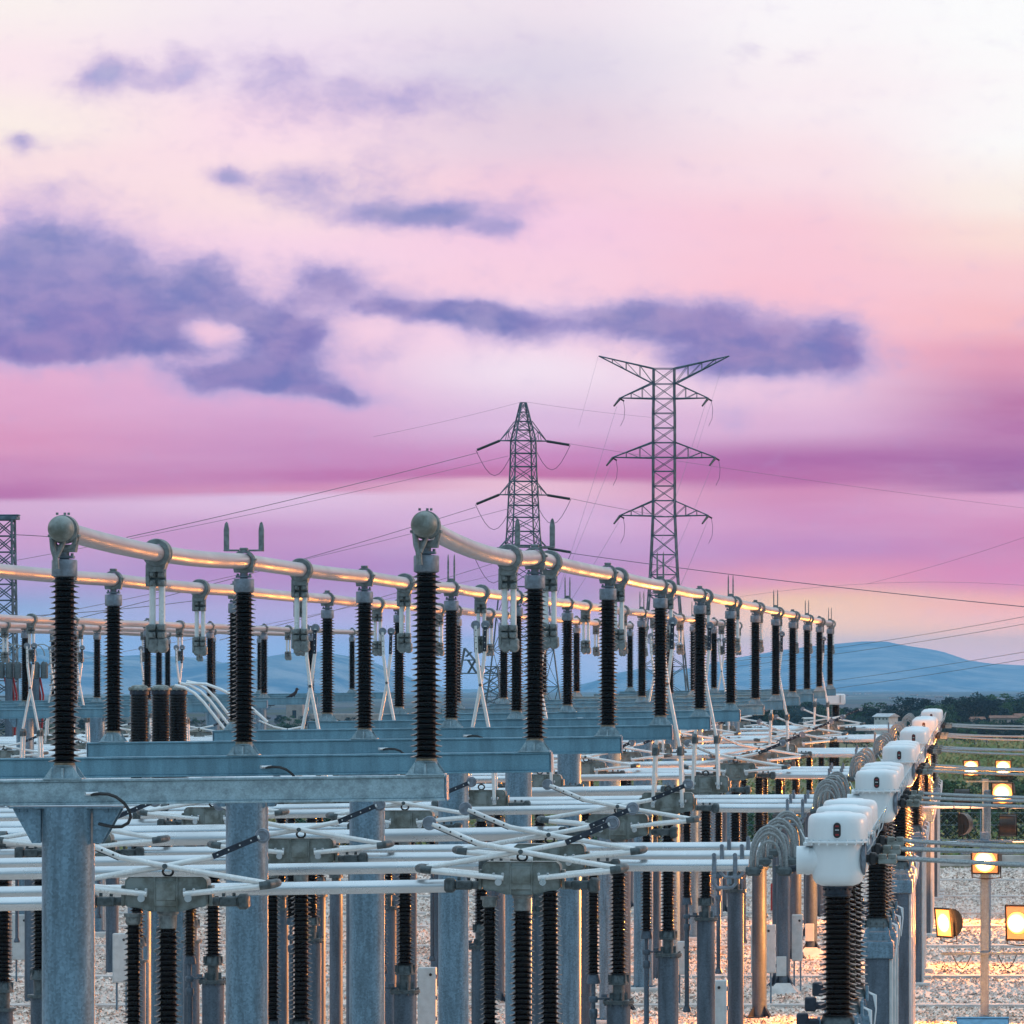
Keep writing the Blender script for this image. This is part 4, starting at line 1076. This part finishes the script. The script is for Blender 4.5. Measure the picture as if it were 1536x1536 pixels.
# scrub beyond the fence: too dense to count
rnd = random.Random(3)
def leafquads(mb, c, r3, num, size, rnd):
    for _ in range(num):
        while True:
            p = Vector((rnd.uniform(-1, 1), rnd.uniform(-1, 1), rnd.uniform(-1, 1)))
            if .35 < p.length < 1: break
        p = Vector((c[0]+p.x*r3[0], c[1]+p.y*r3[1], c[2]+p.z*r3[2]))
        u = Vector((rnd.gauss(0, 1), rnd.gauss(0, 1), rnd.gauss(0, 1))).normalized(); w = u.orthogonal().normalized()
        s = size*rnd.uniform(.6, 1.3)
        mb.add([p-u*s*.5, p+w*s*.4, p+u*s*.5, p-w*s*.4], [(0, 1, 2, 3)])
b = MB()
for i in range(3300):
    y = 252+(rnd.random()**1.3)*440; x = -y*.185+rnd.random()*(y*.185+.03*y+3)
    h = rnd.uniform(.35, 1.1)*(1.0 if rnd.random() < .8 else 1.9); g = ground_h(x, y)
    leafquads(b, (x, y, g+h*.45), (h*rnd.uniform(.8, 1.6), h*.8, h*.62), 24 if y < 380 else 12, .22 if y < 380 else .36+(y-380)*.0008, rnd)
for i in range(450):
    y = 560+rnd.random()*170; x = rnd.uniform(-.0115, .012)*y
    h = rnd.uniform(.8, 2.2); g = ground_h(x, y)
    leafquads(b, (x, y, g+h*.4), (h*rnd.uniform(1, 2), h, h*.6), 26, .45, rnd)
o = part(b, 'scrub', 'scrub', None, smooth=False); tag(o, 'low green and straw coloured scrub covering the slope behind the yard', 'scrub', kind='stuff')

def make_tree(seed, kind):
    rnd = random.Random(seed)
    r = empty({'pine': 'pine_tree', 'round': 'broadleaf_tree', 'shrub': 'shrub'}[kind]); tag(r, 'x', 'shrub' if kind == 'shrub' else 'tree')
    h = 1.0
    t = MB()
    if kind != 'shrub':
        t.tube([(0, 0, -.15), (.01, 0, .15), (-.01, .01, .35), (.015, 0, .62)], .022, 6, .008)
        for k in range(5):
            a = rnd.uniform(0, 2*PI); z = rnd.uniform(.3, .55); t.tube([(0, 0, z), (.10*math.cos(a), .10*math.sin(a), z+.08), (.2*math.cos(a), .2*math.sin(a), z+.17)], .009, 5, .003)
    else:
        for k in range(5):
            a = rnd.uniform(0, 2*PI); t.tube([(0, 0, -.05), (.15*math.cos(a), .15*math.sin(a), .35), (.28*math.cos(a), .28*math.sin(a), .6)], .015, 5, .005)
    part(t, 'trunk', 'bark', r)
    c = MB()
    K = 26 if kind != 'shrub' else 16
    for k in range(K):
        if kind == 'pine': z = rnd.uniform(.36, .93); rr = .34*math.sqrt(max(0, 1-((z-.60)/.38)**2))
        elif kind == 'round': z = rnd.uniform(.22, .9); rr = .38*math.sqrt(max(0, 1-((z-.55)/.4)**2))
        else: z = rnd.uniform(.12, .8); rr = .42*math.sqrt(max(0, 1-((z-.35)/.52)**2))
        a = rnd.uniform(0, 2*PI); q = rr*rnd.uniform(.45, 1.0); s = rnd.uniform(.07, .14)
        leafquads(c, (q*math.cos(a), q*math.sin(a), z), (s*1.25, s*1.25, s*.85), 75, .042 if kind != 'shrub' else .06, rnd)
    part(c, 'crown', 'leaf' if kind == 'pine' else 'leaf2', r, smooth=False)
    return Kind(r)
tk = [make_tree(s, k) for s, k in ((11, 'pine'), (12, 'pine'), (13, 'round'), (14, 'pine'), (15, 'round'))]
sk = [make_tree(s, 'shrub') for s in (21, 22)]
rnd = random.Random(9)
# tree tops and feet as seen: (px, top, foot)
TR = []
def row(x0, x1, top, foot, d0, d1, sp, jt):
    x = x0
    while x < x1:
        TR.append((x, top+rnd.uniform(-jt, jt), foot, rnd.uniform(d0, d1))); x += rnd.uniform(sp*.6, sp*1.4)
row(1065, 1250, 1060, 1097, 1050, 1150, 11, 6)
row(1250, 1420, 1062, 1097, 1050, 1150, 12, 7)
row(1415, 1560, 1051, 1092, 1080, 1180, 9, 6)
row(1070, 1300, 1080, 1110, 880, 960, 15, 7)
row(1345, 1560, 1078, 1110, 900, 980, 15, 6)
row(1340, 1560, 1092, 1118, 800, 870, 15, 6)
row(1065, 1310, 1100, 1128, 700, 800, 20, 7)
row(-20, 1065, 1078, 1104, 1000, 1150, 22, 8)
for (px, tp) in ((1462, 1040), (1478, 1046), (1500, 1040), (1522, 1044), (1360, 1048), (1388, 1050), (1308, 1052), (1205, 1050), (1215, 1054), (1448, 1046), (1545, 1040), (1180, 1054)):
    TR.append((px, tp, 1085, 1150))
def shadeword(i): return ['dark green', 'blue green', 'deep green'][i % 3]
TR.sort(key=lambda q: q[0])
for i, (px, tp, ft_, d) in enumerate(TR):
    X = (px-1471)*d/F; g = ground_h(X, d); topz = H-(tp-985)*d/F; hh = max(2.5, topz-g)*1.06
    side = 'behind the white transformers' if px > 1330 else ('right of the busbar end' if px > 1255 else ('behind the far beams' if px > 1060 else 'beyond the left half of the yard'))
    n_ = sum(1 for q in TR[:i] if (q[0] > 1330) == (px > 1330) and (q[0] > 1255) == (px > 1255) and (q[0] > 1060) == (px > 1060))+1
    tk[rnd.randrange(5)].place((X, d, g-.1), '%s tree %s, number %d from the left' % (shadeword(i), side, n_), 'trees beyond the yard', rnd.uniform(0, 6.28), scale=(hh*rnd.uniform(1.2, 1.7), hh*rnd.uniform(1.1, 1.5), hh))
# nearer shrubs seen under the tubes
SH = [(1090, 1192, 262), (1128, 1188, 265), (1150, 1210, 259), (1062, 1215, 260), (1040, 1205, 262), (1110, 1235, 257), (1140, 1245, 256), (1420, 1205, 262), (1400, 1160, 300), (1444, 1140, 330), (1510, 1150, 330), (1475, 1190, 290), (1530, 1200, 290), (1398, 1230, 262), (1180, 1170, 270), (960, 1225, 260), (905, 1215, 262), (610, 1190, 268), (520, 1200, 264), (470, 1195, 268), (1470, 1120, 420), (1415, 1118, 430), (1520, 1112, 450)]
for i, (px, tp, d) in enumerate(SH):
    X = (px-1471)*d/F; g = ground_h(X, d); hh = H-(tp-985)*d/F-g; hh = max(1.2, min(hh, 3.8))
    pos = 'under the floodlights' if px > 1390 else ('under the tubes left of the cable loops' if px > 1000 else 'low behind the middle columns')
    n_ = sum(1 for q in SH[:i] if (q[0] > 1390) == (px > 1390) and (q[0] > 1000) == (px > 1000))
    sk[i % 2].place((X, d, g-.05), 'leafy green shrub %s, %s of that clump' % (pos, ORD[n_] if n_ < 14 else 'last'), 'shrubs behind the fence', i*1.3, scale=(hh*1.25, hh*1.2, hh))

# distant buildings
def house(px, foot, d, w, dep, h, rh, wall, roof, label, wins=3, rz=.3):
    X = (px-1471)*d/F; zf = H-(foot-985)*d/F; kk = d/F; w, dep, h, rh = w*kk, dep*kk, h*kk, rh*kk
    r = empty('distant_building', (X, d, zf), rz); tag(r, label, 'building', 'distant buildings in the country')
    b = MB(); b.box((0, 0, h/2-2), (w, dep, h+4)); part(b, 'wall', wall, r, smooth=False)
    b = MB(); b.add([(-w/2-.3, -dep/2-.3, h), (w/2+.3, -dep/2-.3, h), (w/2+.3, dep/2+.3, h), (-w/2-.3, dep/2+.3, h), (-w/2-.3, 0, h+rh), (w/2+.3, 0, h+rh)], [(0, 1, 5, 4), (2, 3, 4, 5), (1, 2, 5), (3, 0, 4), (3, 2, 1, 0)]); part(b, 'roof', roof, r, smooth=False)
    for q in range(wins):
        b = MB(); b.box((-w/2+w*(q+.5)/wins, -dep/2-.01, h*.55), (w/wins*.3, .05, h*.35)); part(b, 'window', 'pane', r, smooth=False)
house(1329, 1082, 880, 25, 28, 7, 5, 'wall', 'roof', 'white farm shed with pale roof among the trees', 4, -.5)
house(1166, 1070, 1180, 14, 10, 7, 2, 'wall', 'roof', 'small white building behind the far beams', 2)
house(1212, 1085, 1000, 12, 10, 7, 2, 'wall', 'wall', 'white hut left of the busbar end trees', 1)
house(1508, 1086, 1000, 44, 16, 9, 4, 'wallp', 'roofr', 'long low pinkish farm building at the right', 5, .1)
house(1466, 1086, 1000, 18, 12, 7, 4, 'wallp', 'roofr', 'small pinkish farmhouse left of the long low building', 2)
house(1535, 1083, 1050, 26, 14, 9, 4, 'wallp', 'roofr', 'pink house with tiled roof at the right frame edge', 2)
house(1150, 1098, 980, 16, 10, 6, 2, 'wall', 'roof', 'pale shed below the far disconnectors', 2)
r = empty('distant_church', at(443, 1100, 1150)); tag(r, 'stone church with square tower seen between crossed arms', 'building')
b = MB(); b.box((0, 0, 1.5), (3.4, 3.4, 10)); part(b, 'tower', 'wallp', r, smooth=False)
b = MB(); b.box((11, 3, 0), (16, 8, 8)); part(b, 'nave', 'wallp', r, smooth=False)
b = MB(); b.hexa([(-1.7, -1.7, 6.5), (1.7, -1.7, 6.5), (1.7, 1.7, 6.5), (-1.7, 1.7, 6.5)], [(-.1, -.1, 8.5), (.1, -.1, 8.5), (.1, .1, 8.5), (-.1, .1, 8.5)]); part(b, 'spire', 'wallp', r, smooth=False)
b = MB(); b.box((0, -1.72, 4), (.8, .06, 1.6)); b.box((9, -1.03, 1.5), (1.0, .06, 2)); part(b, 'window', 'pane', r, smooth=False)
rnd = random.Random(5)
for i in range(16):
    px = [1268, 1302, 1338, 1371, 1392, 1420, 1448, 1480, 1506, 1528, 1285, 1352, 1408, 1462, 1230, 1495][i]
    d = rnd.uniform(5200, 8500); py = 985+(H-ground_h(0, d))*F/d
    house(px, py, d, rnd.uniform(5, 12), 6, 2.2, .9, 'wall' if i % 3 else 'wallp', 'roofr', 'tiny pale farmhouse on the hazy plain, number %d counted from nearest the left' % (sorted([1268, 1302, 1338, 1371, 1392, 1420, 1448, 1480, 1506, 1528, 1285, 1352, 1408, 1462, 1230, 1495]).index(px)+1), 2, rnd.uniform(-.4, .4))

# mountains
def ridge(tab, d, depth, mat, name, foot=-150, seed=1, rough=1.0):
    rnd = random.Random(seed); b = MB(); nx, ny = 150, 26; vs = []
    x0, x1 = tab[0][0], tab[-1][0]
    from mathutils import noise
    for j in range(ny):
        v = j/(ny-1); y = d-depth*.55+depth*v
        env = math.sin(PI*min(1, v/1.1+.0))**.9 if v < 1 else 0
        for i in range(nx):
            px = x0+(x1-x0)*i/(nx-1); X = (px-1471)*d/F
            hz = H-(lerp_tab(tab, px)-985)*d/F
            q = noise.fractal(Vector((X*.0012+seed, y*.0012, 0)), 1.0, 2.1, 6)
            base = H-(1040-985)*d/F-40
            hh = base+(hz-base)*env+q*22*rough*(.4+abs(env)*.6)*(1-abs(env)**6*.75)
            vs.append((X, y, hh))
    b.add(vs, [(j*nx+i, j*nx+i+1, (j+1)*nx+i+1, (j+1)*nx+i) for j in range(ny-1) for i in range(nx-1)])
    o = part(b, name, mat); tag(o, kind='structure')
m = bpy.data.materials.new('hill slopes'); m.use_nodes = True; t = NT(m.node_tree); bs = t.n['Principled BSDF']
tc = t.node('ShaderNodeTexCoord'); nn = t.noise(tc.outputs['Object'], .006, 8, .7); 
c = t.mix(t.smooth(nn.outputs[0], .38, .62), (.05, .14, .24, 1), (.26, .31, .37, 1)); t.link(c, bs.inputs['Base Color']); bs.inputs['Roughness'].default_value = 1; bs.inputs['Specular IOR Level'].default_value = 0  # blue of the distance haze is partly mixed into the slope colours
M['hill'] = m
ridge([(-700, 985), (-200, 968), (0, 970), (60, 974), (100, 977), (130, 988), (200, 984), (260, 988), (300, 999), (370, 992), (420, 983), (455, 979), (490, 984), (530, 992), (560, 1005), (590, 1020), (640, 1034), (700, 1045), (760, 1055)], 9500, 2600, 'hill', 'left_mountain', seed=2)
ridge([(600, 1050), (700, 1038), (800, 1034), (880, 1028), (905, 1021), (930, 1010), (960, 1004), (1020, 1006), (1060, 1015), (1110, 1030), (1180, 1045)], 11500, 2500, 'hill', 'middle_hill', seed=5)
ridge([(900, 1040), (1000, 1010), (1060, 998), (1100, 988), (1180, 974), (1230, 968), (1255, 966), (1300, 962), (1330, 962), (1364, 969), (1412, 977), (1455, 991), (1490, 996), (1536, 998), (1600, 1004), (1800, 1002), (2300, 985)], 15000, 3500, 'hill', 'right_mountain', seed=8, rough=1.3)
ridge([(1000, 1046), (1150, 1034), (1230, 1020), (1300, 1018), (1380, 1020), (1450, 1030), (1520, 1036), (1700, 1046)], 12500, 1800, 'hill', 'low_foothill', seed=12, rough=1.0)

# haze
HD = 6.5e-5
b = MB(); b.box((0, 8500, -24), (19500, 17800, 178)); me = b.mesh('haze', 'hill', False)
me.materials.clear(); m = bpy.data.materials.new('evening haze'); m.use_nodes = True; nt = m.node_tree; nt.nodes.clear()
out = nt.nodes.new('ShaderNodeOutputMaterial'); pv = nt.nodes.new('ShaderNodeVolumePrincipled'); nt.links.new(pv.outputs[0], out.inputs['Volume'])
pv.inputs['Color'].default_value = (.30, .66, 1.0, 1); pv.inputs['Density'].default_value = HD; pv.inputs['Anisotropy'].default_value = 0.1
me.materials.append(m); o = bpy.data.objects.new('haze', me); link(o); tag(o, 'pale blue evening haze filling the valley', 'haze', kind='stuff')

# ------------------------------------------------------------------ sky
w = bpy.data.worlds.new('World'); sc.world = w; w.use_nodes = True
t = NT(w.node_tree); bg = t.n['Background']
tc = t.node('ShaderNodeTexCoord'); g = t.node('ShaderNodeSeparateXYZ'); t.link(tc.outputs['Generated'], g.inputs[0])
gx, gy, gz = g.outputs
ysafe = t.math('MAXIMUM', gy, .02)
u = t.math('MULTIPLY_ADD', t.math('DIVIDE', gx, ysafe), F, 1471.0)
v = t.math('MULTIPLY_ADD', t.math('DIVIDE', gz, ysafe), -F, 985.0)
cb = t.node('ShaderNodeCombineXYZ'); t.link(u, cb.inputs[0]); t.link(v, cb.inputs[1])
uv = cb.outputs[0]
def warp(vec, scale, amt, detail=3, st=(1, 1, 1)):
    q = t.vmath('MULTIPLY', vec, st).outputs[0]; n = t.noise(q, scale, detail, .55)
    s = t.vmath('SUBTRACT', n.outputs['Color'], (.5, .5, .5)).outputs[0]
    return t.vmath('MULTIPLY_ADD', s, amt, vec).outputs[0]
uvb = warp(uv, .0035, (60, 26, 0), 2, (.5, 1.4, 1))
uvb = warp(uvb, .012, (30, 9, 0), 4, (.22, 1.6, 1))
sb = t.node('ShaderNodeSeparateXYZ'); t.link(uvb, sb.inputs[0]); ub, vb = sb.outputs[0], sb.outputs[1]
# the haze in front of the horizon adds its own light, so those stops are the sky behind it
COLS = [
 (0, [(0, 253, 243, 240), (100, 253, 232, 238), (180, 254, 240, 232), (250, 252, 225, 228), (330, 245, 210, 228), (500, 236, 182, 215), (600, 228, 165, 203), (665, 222, 150, 190), (705, 203, 128, 180), (742, 190, 112, 170), (752, 220, 176, 213), (800, 212, 158, 205), (860, 180, 148, 205), (915, 140, 163, 205), (985, 130, 165, 208), (1040, 120, 160, 205)]),
 (400, [(0, 247, 234, 243), (100, 242, 224, 240), (180, 253, 222, 235), (300, 254, 226, 229), (380, 251, 215, 233), (480, 246, 205, 226), (600, 222, 170, 212), (680, 205, 142, 192), (718, 194, 112, 172), (734, 212, 135, 178), (744, 228, 192, 226), (800, 205, 150, 200), (860, 190, 135, 196), (930, 178, 158, 205), (985, 150, 168, 212), (1040, 120, 160, 205)]),
 (800, [(0, 240, 228, 238), (100, 224, 214, 231), (200, 230, 208, 224), (280, 246, 205, 222), (340, 249, 205, 228), (420, 251, 208, 226), (500, 251, 216, 235), (560, 247, 227, 242), (640, 222, 186, 222), (690, 206, 136, 190), (714, 198, 112, 166), (728, 238, 190, 212), (780, 221, 180, 220), (850, 190, 146, 202), (900, 174, 140, 196), (950, 178, 165, 212), (985, 165, 178, 218), (1040, 120, 160, 205)]),
 (1200, [(0, 253, 250, 252), (150, 252, 240, 244), (250, 252, 225, 232), (350, 252, 202, 216), (450, 253, 196, 211), (530, 250, 188, 205), (575, 240, 200, 225), (640, 224, 178, 214), (690, 180, 104, 167), (722, 188, 104, 165), (740, 215, 138, 182), (780, 214, 140, 190), (825, 204, 138, 194), (870, 243, 155, 180), (905, 255, 200, 160), (955, 255, 200, 160), (985, 255, 192, 180), (1040, 160, 175, 215)]),
 (1536, [(0, 255, 255, 255), (200, 255, 253, 252), (300, 254, 240, 232), (350, 254, 224, 216), (420, 252, 202, 207), (480, 250, 186, 192), (535, 226, 152, 180), (600, 190, 115, 165), (650, 182, 106, 166), (700, 166, 96, 162), (738, 170, 105, 165), (752, 226, 160, 200), (820, 214, 130, 180), (870, 230, 136, 184), (910, 255, 172, 160), (960, 255, 188, 160), (990, 255, 192, 180), (1040, 210, 180, 205)]),
]
vn = t.smooth(vb, 0, 1040, 0, 1, 'LINEAR'); cur = None
for i, (cu, stops) in enumerate(COLS):
    rp = t.node('ShaderNodeValToRGB'); rp.color_ramp.interpolation = 'B_SPLINE' if False else 'EASE'; t.link(vn, rp.inputs[0]); e = rp.color_ramp.elements
    while len(e) > 1: e.remove(e[-1])
    e[0].position = 0; e[0].color = rgb(*stops[0][1:])
    for s_ in stops[1:]: x = e.new(s_[0]/1040); x.color = rgb(*s_[1:])
    if cur is None: cur = rp.outputs[0]
    else: cur = t.mix(t.smooth(ub, COLS[i-1][0], cu), cur, rp.outputs[0])
# soft streaks
st = t.noise(t.vmath('MULTIPLY', uvb, (.0016, .011, 1)).outputs[0], 1.0, 5, .6)
cur = t.mix(t.smooth(st.outputs[0], .35, .75, 0, .14), cur, (.98, .74, .88, 1), 'MIX')
# clouds
uvc = warp(uv, .006, (46, 30, 0), 2)
uvc = warp(uvc, .022, (30, 20, 0), 4)
CL = [(640, 470, 100, 20, .35), (560, 440, 80, 22, .3), (690, 480, 50, 20, .35), (430, 540, 60, 30, .35), (700, 120, 120, 40, .16), (440, 190, 90, 20, .14), (860, 470, 40, 20, .3), (120, 345, 90, 30, .25), (1120, 590, 90, 18, .12), (60, 425, 120, 62, 1.1), (25, 372, 90, 34, .7), (100, 480, 130, 40, 1.1), (185, 415, 50, 44, .75), (215, 492, 80, 32, .9), (50, 525, 110, 20, .9), (60, 300, 60, 25, .3), (95, 280, 45, 16, .25),
 (310, 428, 48, 40, 1.0), (390, 485, 75, 34, .95), (440, 510, 50, 34, .7), (488, 418, 62, 26, .95), (585, 462, 70, 16, .5), (680, 466, 60, 16, .5), (330, 562, 85, 24, .95), (270, 520, 60, 12, .5), (430, 578, 80, 20, .9), (510, 597, 50, 13, .95), (550, 535, 50, 15, .28), (600, 525, 30, 20, .2),
 (785, 490, 60, 26, .95), (740, 478, 40, 20, .5), (345, 263, 30, 12, .75), (430, 276, 55, 24, .6), (480, 300, 60, 20, .3), (560, 262, 70, 32, .45), (590, 322, 75, 17, .95), (680, 320, 60, 20, .75), (740, 350, 45, 14, .7), (785, 312, 40, 30, .4),
 (150, 122, 36, 26, .85), (165, 98, 22, 18, .4), (215, 112, 28, 18, .48), (278, 95, 26, 24, .62), (260, 122, 24, 16, .4), (410, 100, 70, 30, .36), (400, 140, 80, 28, .34), (520, 150, 110, 30, .32), (620, 150, 90, 40, .28), (30, 213, 20, 14, .75), (100, 215, 40, 20, .15),
 (940, 478, 60, 24, 1.0), (1040, 490, 80, 32, 1.1), (1060, 545, 60, 18, .8), (1160, 505, 90, 34, .75), (1200, 545, 90, 20, .9), (1250, 510, 40, 34, .75), (1340, 535, 40, 18, .3), (1130, 75, 24, 14, .3), (1200, 85, 20, 14, .2), (1100, 625, 22, 20, .3), (1530, 485, 20, 20, .25)]
acc = None
for cx_, cy_, rx, ry, am in CL:
    rx *= 1.14; ry *= 1.14; am *= 1.12
    q = t.vmath('MULTIPLY_ADD', uvc, (1/rx, 1/ry, 0), (-cx_/rx, -cy_/ry, 0)).outputs[0]
    dt = t.vmath('DOT_PRODUCT', q, q).outputs[1]
    ex = t.math('POWER', .4, dt)
    acc = t.math('MULTIPLY', ex, am) if acc is None else t.math('MULTIPLY_ADD', ex, am, acc)
q = t.vmath('MULTIPLY_ADD', uvc, (1/45, 1/22, 0), (-320/45, -497/22, 0)).outputs[0]
acc = t.math('MULTIPLY_ADD', t.math('POWER', .3, t.vmath('DOT_PRODUCT', q, q).outputs[1]), -1.3, acc)
q = t.vmath('MULTIPLY_ADD', uvc, (1/50, 1/26, 0), (-30/50, -480/26, 0)).outputs[0]
acc = t.math('MULTIPLY_ADD', t.math('POWER', .3, t.vmath('DOT_PRODUCT', q, q).outputs[1]), -.45, acc)
cn = t.noise(t.vmath('MULTIPLY', uvc, (.016, .025, 1)).outputs[0], 1.0, 7, .62)
cd = t.math('MULTIPLY_ADD', t.math('SUBTRACT', cn.outputs[0], .5), 1.1, acc)
mask = t.smooth(cd, -.02, .98)
ccol = t.mix(t.smooth(v, 80, 560), (s2l(176), s2l(178), s2l(222), 1), rgb(128, 117, 184))
cn2 = t.noise(t.vmath('MULTIPLY', uv, (.005, .008, 1)).outputs[0], 1.0, 2, .5)
ccol = t.mix(t.smooth(cn2.outputs[0], .35, .65, 0, .55), ccol, rgb(104, 120, 184))
ccol = t.mix(t.smooth(cd, .45, 1.35), rgb(186, 168, 216), ccol)
wn = t.noise(t.vmath('MULTIPLY', uvc, (.014, .024, 1)).outputs[0], 1.0, 4, .5)
cur = t.mix(t.math('MULTIPLY', mask, t.smooth(wn.outputs[0], .3, .7, .78, .98)), cur, ccol)
# rest of the dome: pale overhead, cool dusk blue behind
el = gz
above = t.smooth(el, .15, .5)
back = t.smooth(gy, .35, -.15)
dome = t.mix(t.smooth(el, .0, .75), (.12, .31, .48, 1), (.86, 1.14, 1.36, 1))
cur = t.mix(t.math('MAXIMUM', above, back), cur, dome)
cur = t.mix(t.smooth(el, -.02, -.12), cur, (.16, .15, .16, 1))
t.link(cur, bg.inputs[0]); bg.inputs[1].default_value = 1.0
if True:
    # the low sky is brighter than white paint: it shines through the valley haze
    low = t.smooth(v, 860, 980, 1.0, 1.45); vm = t.vmath('SCALE', cur); t.link(low, vm.inputs[3]); t.link(vm.outputs[0], bg.inputs[0])

# warm low light from the right
L = bpy.data.lights.new('evening_sun', 'SUN'); L.energy = 1.0; L.angle = R(8); L.specular_factor = 0.18; L.color = (1, .42, .17)
o = bpy.data.objects.new('evening_sun', L); link(o); dv = Vector((-1, -.38, -.16)); o.rotation_mode = 'QUATERNION'; o.rotation_quaternion = dv.to_track_quat('-Z', 'Y')

# ------------------------------------------------------------------ camera
cam = bpy.data.cameras.new('camera'); co = bpy.data.objects.new('camera', cam); link(co); sc.camera = co
co.location = (0, 0, H); co.rotation_euler = (R(90), 0, 0)
cam.sensor_width = 36; cam.sensor_fit = 'HORIZONTAL'; cam.lens = 36*F/1536
cam.shift_x = -(1471-768)/1536; cam.shift_y = (985-768)/1536
cam.clip_start = 1; cam.clip_end = 60000
sc.view_settings.view_transform = 'Standard'; sc.view_settings.look = 'None'; sc.view_settings.exposure = 0; sc.view_settings.gamma = 1
sc.render.engine = 'CYCLES'
sc.cycles.max_bounces = 6; sc.cycles.diffuse_bounces = 3; sc.cycles.glossy_bounces = 3; sc.cycles.volume_bounces = 1
